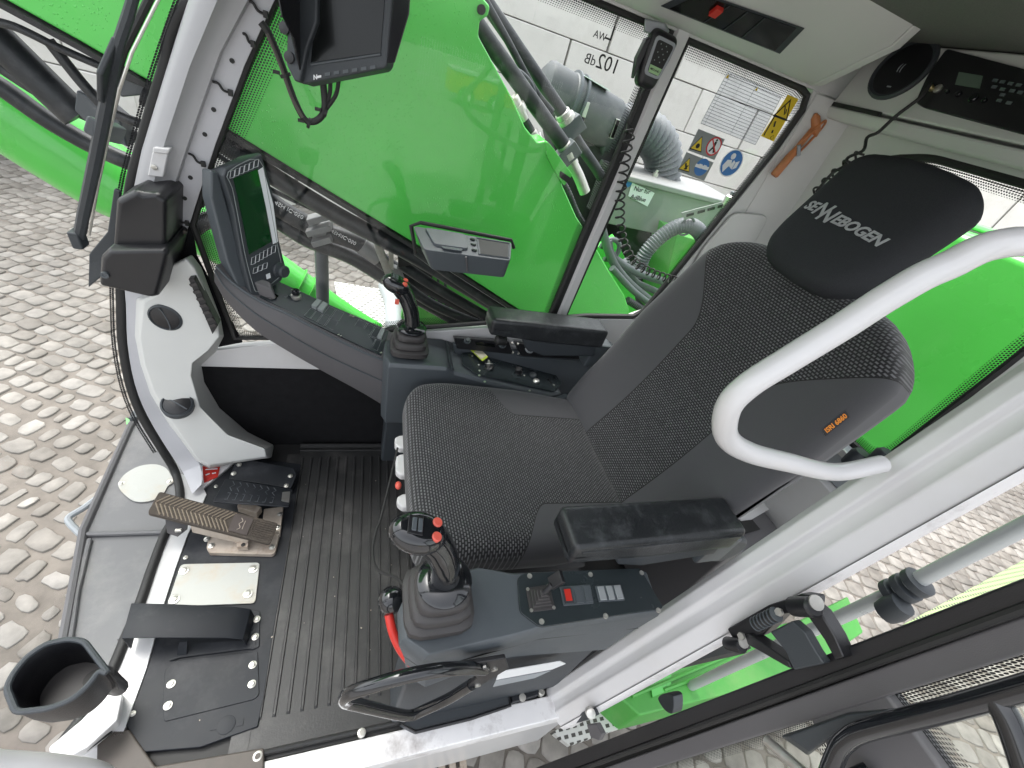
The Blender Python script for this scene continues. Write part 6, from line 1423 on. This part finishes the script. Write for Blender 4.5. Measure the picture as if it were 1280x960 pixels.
# ================================================================ OUTSIDE, LEFT AND FRONT
fs=thing('front_step','grey sheet metal step box below the windscreen with two round covers','step',(.75,-.25,-.2))
zs=-.13
up4=[Z(zs,p) for p in ((172,518),(238,560),(300,640),(205,665),(105,667),(140,590),(165,530))]
b=MB(); b.prism(up4,(0,0,-.25)); obj('upper_sheet',b,M['stepgrey'],fs,bevel=.004)
lo4=[Z(zs,p) for p in ((107,668),(206,666),(300,660),(240,800),(140,860),(75,850),(79,800))]
b=MB(); b.prism([p+V((0,0,-.006)) for p in lo4],(0,0,-.25)); obj('lower_sheet',b,M['stepgrey'],fs,bevel=.003)
b=MB(); b.tube([Z(zs+.004,p) for p in ((172,518),(162,534),(104,663),(92,730),(79,800),(76,850))],.012,8); obj('edge_rail',b,M['plum'],fs)
b=MB(); b.tube([Z(zs+.002,p) for p in ((107,668),(206,665))],.008,8); b.tube([Z(zs+.002,p) for p in ((112,674),(96,740),(86,810))],.007,8); b.tube([Z(zs+.002,p) for p in ((206,667),(196,700),(165,770),(150,800))],.007,8); obj('fold',b,M['stepgrey'],fs)
c=Z(zs+.002,(183,605)); dx=(Z(zs+.002,(216,600))-c)
b=MB(); cpx=[(148,606),(150,601),(158,592),(175,583),(195,581),(208,586),(214,595),(217,600),(216,604),(210,608),(203,619),(187,627),(168,627),(154,617),(149,610)]
b.prism(smooth_path([Z(zs+.003,p) for p in cpx],3,closed=True),(0,0,.003)); rcv=obj('round_cover',b,M['plate'],fs)
for px in ((152,604),(212,602)): bolt(px,zs+.006,rcv,.006)
b=MB(); b.prism(smooth_path([Z(zs+.003,p) for p in ((182,530),(188,525),(204,540),(208,548),(200,551),(186,545))],3,closed=True),(0,0,.003)); rc3=obj('round_cover',b,M['plate'],fs)
bolt((185,531),zs+.006,rc3,.006)
b=MB(); b.tube(smooth_path([Z(zs-.02,p) for p in ((128,617),(106,634),(88,645),(86,652),(97,664),(106,672))],4),.010,8); obj('step_loop',b,M['greyedge'],fs)
b=MB(); b.prism([Z(zs-.01,p) for p in ((157,522),(170,528),(164,534),(158,530))],(0,0,-.02)); obj('green_clip',b,M['green'],fs)
b=MB(); b.box(Z(0,(169,520)),(.012,.02,.010)); obj('latch',b,M['slate'],fs,bevel=.003)
wq_=thing('washer_knob','small white round knob on the windscreen seal near the grey column','knob',Z(.2,(171,492)))
q=MB(); q.lathe(Y(-.425,(171,492)),(-.4,.8,.3),[(.012,-.006),(.014,0),(.012,.006),(.005,.008)],18); obj('knob',q,M['strip'],wq_)
# open door behind the pillar, hinged on it
dr=thing('cab_door','open cab door with black frame, dotted glass and black grab bar','door',(-.75,.62,0))
XD=-.75
def D(*p,off=0): return [q+V((off,0,0)) for q in [X(XD,x) for x in p]]
def DL(a,c,t): return a.lerp(c,t)
def dline(p,q,z0,z1):   # a door stile edge through two measured points, carried on to the door's full height
    a,c=X(XD,p),X(XD,q); d=(c-a)/(c.z-a.z); return a+d*(z0-a.z), a+d*(z1-a.z)
e1=dline((720,940),(1280,722),-.85,1.58); e2=dline((735,955),(1280,757),-.85,1.58); e3=dline((738,966),(1280,768),-.85,1.58); e4=dline((820,960),(1280,818),-.85,1.58)
b=MB(); b.loft([[e1[0],e2[0],e2[0]+V((-.05,0,0)),e1[0]+V((-.05,0,0))],[e1[1],e2[1],e2[1]+V((-.05,0,0)),e1[1]+V((-.05,0,0))]]); obj('outer_seal',b,M['black'],dr,bevel=.004)
b=MB(); b.loft([[e2[0]+V((-.02,-.006,0)),e3[0]+V((-.02,.006,0)),e3[0]+V((-.05,.006,0)),e2[0]+V((-.05,-.006,0))],[e2[1]+V((-.02,-.006,0)),e3[1]+V((-.02,.006,0)),e3[1]+V((-.05,.006,0)),e2[1]+V((-.05,-.006,0))]]); obj('seal_channel',b,M['rubber'],dr)
b=MB(); b.tube([e2[0].lerp(e3[0],.3)+V((.002,0,0)),e2[1].lerp(e3[1],.3)+V((.002,0,0))],.006,8); obj('seal_bead',b,M['rubber'],dr)
b=MB(); b.loft([[e3[0]+V((-.006,0,0)),e4[0]+V((-.006,0,0)),e4[0]+V((-.05,0,0)),e3[0]+V((-.05,0,0))],[e3[1]+V((-.006,0,0)),e4[1]+V((-.006,0,0)),e4[1]+V((-.05,0,0)),e3[1]+V((-.05,0,0))]]); obj('inner_frame',b,M['plum'],dr,bevel=.004)
# cross rail at the bottom of the upper pane
yl=lambda e,z: e[0].lerp(e[1],(z+.85)/2.43)
mid=[X(XD,(965,915)),X(XD,(1113,884)),X(XD,(1113,884))+V((0,.7,0)),X(XD,(965,915))+V((0,.7,0))]
zr0=X(XD,(1113,884)).z; zr1=zr0-.16
b=MB(); b.prism([V((XD-.01,yl(e4,zr0).y-.01,zr0)),V((XD-.01,1.45,zr0)),V((XD-.01,1.45,zr1)),V((XD-.01,yl(e4,zr1).y-.01,zr1))],(-.035,0,0)); obj('cross_rail',b,M['plum'],dr,bevel=.006)
for z_ in (1.52,-.80):
    b=MB(); b.prism([V((XD-.01,yl(e4,z_).y-.01,z_)),V((XD-.01,1.45,z_)),V((XD-.01,1.45,z_-.05)),V((XD-.01,yl(e4,z_-.05).y-.01,z_-.05))],(-.035,0,0)); obj('cross_rail',b,M['plum'],dr,bevel=.006)
b=MB(); b.bx(XD-.05,XD-.005,1.40,1.46,-.85,1.58); obj('inner_frame',b,M['plum'],dr,bevel=.006)
for z0,z1 in ((zr0-.005,1.50),(-.82,zr1+.005)):
    q4=[V((XD-.03,yl(e4,z0).y-.005,z0)),V((XD-.03,1.41,z0)),V((XD-.03,1.41,z1)),V((XD-.03,yl(e4,z1).y-.005,z1))]
    b=MB(); b.prism(q4,(-.005,0,0)); gp_=obj('door_glass',b,M['glass_d'],dr,flat=True)
    c=sum(q4,V((0,0,0)))/4
    b=MB(); loop=[p+V((.003,0,0)) for p in q4+[q4[0]]]; b.strip(loop,[p+(c-p).normalized()*.05 for p in loop]); obj('dot_band',b,M['frit'],gp_,flat=True)
b=MB(); b.tube(smooth_path([V((XD+.0,.80,zr0-.10)),X(XD+.05,(1035,985)),X(XD+.05,(1046,942)),X(XD+.05,(1060,924)),X(XD+.05,(1085,912)),X(XD+.05,(1180,888)),X(XD+.05,(1290,858)),X(XD+.05,(1400,826))],5),.013,14); obj('grab_bar',b,M['gloss'],dr)
b=MB(); b.tube(smooth_path([X(XD+.05,(1243,872)),X(XD+.05,(1258,895)),X(XD+.05,(1272,930)),X(XD+.05,(1290,985))],5),.013,14); obj('grab_bar',b,M['gloss'],dr)
b=MB(); b.tube([X(XD+.02,(958,925)),X(XD+.02,(1010,970))],.009,10); obj('gas_strut',b,M['steel'],dr)
b=MB(); b.loft([X(XD+.005,(975,920),(1060,890),(1120,885),(1105,895),(1050,915),(1010,945)),X(XD+.03,(985,920),(1060,893),(1110,887),(1100,894),(1050,912),(1012,940))]); obj('latch_housing',b,M['slate_d'],dr,bevel=.004)
# hinge between pillar and door
hg=thing('door_hinge','black double armed door hinge with steel pins between pillar and door','hinge',V((-.74,.575,.62)))
XH=-.74
pl4=X(XH,(908,786),(960,756),(985,748),(1000,742),(1018,745),(1018,756),(1000,764),(978,768),(955,792),(935,800),(920,806))
b=MB(); b.prism(pl4,(-.03,0,0)); obj('hinge_plate',b,M['black'],hg,bevel=.004)
for ps in (((922,800),(945,812),(985,835),(990,836),(985,826),(965,812),(935,792)),((1010,752),(1025,765),(1043,795),(1055,822),(1044,826),(1030,800),(1016,780),(1005,765))):
    b=MB(); b.prism(X(XH+.01,*ps),(-.03,0,0)); obj('hinge_arm',b,M['black'],hg,bevel=.003)
b=MB(); b.prism(X(XH+.015,(962,790),(990,776),(1006,790),(1020,815),(1030,830),(992,838),(982,815)),(-.02,0,0)); obj('stay_plate',b,M['slate_d'],hg,bevel=.003)
for px,r_ in (((1012,752),.016),((924,801),.013)):
    c=X(XH+.01,px); q=MB(); q.lathe(c-V((0,0,.02)),(.3,.35,.9),[(r_,-.02),(r_,.03),(r_*.8,.034)],18); pn_=obj('hinge_pin',q,M['black'],hg)
    q=MB(); q.lathe(c+V((.3,.35,.9)).normalized()*.018-V((0,0,.004)),(.3,.35,.9),[(r_*.75,0),(r_*.75,.004)],16); obj('pin_cap',q,M['zinc'],pn_)
b=MB(); b.tube(X(XH+.02,(945,780),(970,768)),.011,10); sp4=obj('spring',b,M['rubber'],hg)
for k in range(7):
    q=MB(); a,c=X(XH+.02,(945,780)),X(XH+.02,(970,768)); p=a.lerp(c,k/6); q.lathe(p,(c-a),[(.0125,-.0012),(.0125,.0012)],14); obj('coil',q,M['slate'],sp4)
for px in ((928,795),(975,765)):
    q=MB(); q.lathe(X(XH+.015,px),(1,0,.2),[(.007,0),(.007,.006)],6); obj('nut',q,M['zinc'],hg)
hg2=thing('lower_door_hinge','lower door hinge bracket with steel pin at the foot of the pillar','hinge',X(-.62,(735,890)))
b=MB(); b.prism(X(-.62,(700,902),(722,892),(738,886),(742,895),(728,902),(706,908)),(-.02,0,0)); obj('hinge_plate',b,M['slate_d'],hg2,bevel=.003)
q=MB(); q.lathe(X(-.61,(738,891)),(.3,.4,.85),[(.012,-.012),(.012,.008),(.008,.010)],16); obj('pin_cap',q,M['zinc'],hg2)
b=MB(); b.prism(X(-.64,(733,906),(745,904),(752,918),(748,926),(738,922)),(-.015,0,0)); obj('rubber_stop',b,M['plum'],hg2,bevel=.003)
# handrail outside with clamp knob, second buffer
XT=-1.45
hr_=thing('handrail','grey blue vertical handrail tube outside the door opening','handrail',X(XT,(900,835)))
b=MB(); b.tube([X(XT,(700,935)),X(XT,(905,838)),X(XT,(1110,744)),X(XT,(1300,648)),X(XT,(1380,608))],.019,14); obj('tube',b,M['rail'],hr_)
b=MB(); c=X(XT,(1132,735)); d_=(X(XT,(1300,648))-X(XT,(905,838))).normalized()
for k in (-1,0,1): b.lathe(c+d_*(.036*k),d_,[(.030,-.013),(.038,-.010),(.038,.010),(.030,.013)],20)
b.lathe(c+V((.03,.03,-.05)),d_,[(.03,-.03),(.034,.0),(.03,.03)],16); obj('clamp',b,M['slate_d'],hr_)
bf=thing('rubber_buffer','black pointed rubber buffer in front of the perforated step treads','buffer',X(-1.0,(832,880)))
b=MB(); b.prism(smooth_path(X(-1.0,(822,872),(830,867),(840,868),(842,880),(840,892),(833,890),(826,882)),3,closed=True),(-.04,0,0)); obj('buffer',b,M['slate_d'],bf,bevel=.004)
# green side housing and perforated step treads of the undercarriage below the door
sd=thing('green_side_housing','green panelled side housing of the machine below the door sill','housing',(-1.8,.3,-.6))
b=MB(); b.prism(Z(-.5,(770,868),(880,800),(1000,775),(1060,745),(1080,790),(1000,845),(800,895)),(0,0,-.25)); obj('housing_panel',b,M['green_dull'],sd,bevel=.01)
b=MB(); b.prism(Z(-.496,(812,852),(838,842),(838,862),(815,872)),(0,0,.006)); obj('panel_patch',b,M['green'],sd)  # small raised plate in a brighter green
for a,c in (((790,870),(920,815)),((830,862),(1000,800)),((900,822),(930,812))):
    b=MB(); b.tube(Z(-.49,a,c),.008,6); obj('panel_rib',b,M['green_dull'],sd)
tr3=thing('step_treads','pale perforated step treads hanging below the door opening','step',Z(-.7,(800,890)))
for q_,zz in (((((690,915),(800,868),(1000,832),(1010,848),(820,895),(712,932)),-.72)),):
    b=MB(); b.prism(Z(zz,*q_),(0,0,-.03)); obj('tread',b,M['grate'],tr3)
b=MB(); b.prism(Z(-.72,(1004,848),(1280,700),(1380,650),(1380,700),(1280,742),(1012,868)),(0,0,-.03)); obj('tread',b,M['grate_g'],tr3)
b=MB(); b.prism(Z(-.75,(905,858),(975,838),(985,855),(910,878)),(0,0,-.03)); obj('side_cheek',b,M['pedalbase'],tr3)
tk=thing('track_shoe','worn brown ribbed steel tread below the door sill','track',Z(-.6,(580,940)))
b=MB(); b.prism(Z(-.6,(480,955),(584,932),(586,945),(560,975),(480,990)),(0,0,-.05)); 
obj('shoe',b,M['bfoot'],tk,bevel=.006)
for k in range(5):
    b=MB(); a=Z(-.595,(525+13*k,953-3*k)); b.box(a+V((0,.03,0)),(.012,.06,.012)); obj('rib',b,M['pedalbase'],tk,bevel=.004)
# ================================================================ LIGHT, SKY, CAMERA
sc=bpy.context.scene
w=bpy.data.worlds.new('World'); sc.world=w; w.use_nodes=True; nt=w.node_tree; nt.nodes.clear()
out=nt.nodes.new('ShaderNodeOutputWorld'); bg=nt.nodes.new('ShaderNodeBackground'); sky=nt.nodes.new('ShaderNodeTexSky')
sky.sky_type='NISHITA'; sky.sun_disc=False; EL,AZ=R(66),R(SUN_AZ)
sky.sun_elevation=EL; sky.sun_rotation=AZ; sky.air_density=1.0; sky.dust_density=4.0; sky.ozone_density=1.0
hs=nt.nodes.new('ShaderNodeHueSaturation'); hs.inputs['Saturation'].default_value=.22
nt.links.new(sky.outputs[0],hs.inputs['Color']); nt.links.new(hs.outputs[0],bg.inputs[0]); bg.inputs[1].default_value=.15; nt.links.new(bg.outputs[0],out.inputs[0])
su=bpy.data.lights.new('sun','SUN'); su.energy=.6; su.angle=R(40); su.color=(1,.97,.93)
so2=bpy.data.objects.new('sun',su); C.objects.link(so2)
dv=V((math.sin(AZ)*math.cos(EL),math.cos(AZ)*math.cos(EL),math.sin(EL)))
so2.rotation_euler=dv.to_track_quat('Z','Y').to_euler(); so2.location=dv*20
cam=bpy.data.cameras.new('camera'); co=bpy.data.objects.new('camera',cam); C.objects.link(co)
cam.sensor_fit='HORIZONTAL'; cam.sensor_width=36; cam.lens=36*FPX/1280; cam.clip_start=.02; cam.clip_end=300
Mc=Matrix(((ROT[0][0],-ROT[0][1],-ROT[0][2]),(ROT[1][0],-ROT[1][1],-ROT[1][2]),(ROT[2][0],-ROT[2][1],-ROT[2][2]))).to_4x4()
Mc.translation=CAM; co.matrix_world=Mc; sc.camera=co
sc.view_settings.view_transform='Standard'; sc.view_settings.look='None'; sc.view_settings.exposure=EXPO; sc.view_settings.gamma=1
sc.cycles.max_bounces=10; sc.cycles.transparent_max_bounces=24; sc.cycles.diffuse_bounces=5; sc.cycles.glossy_bounces=4
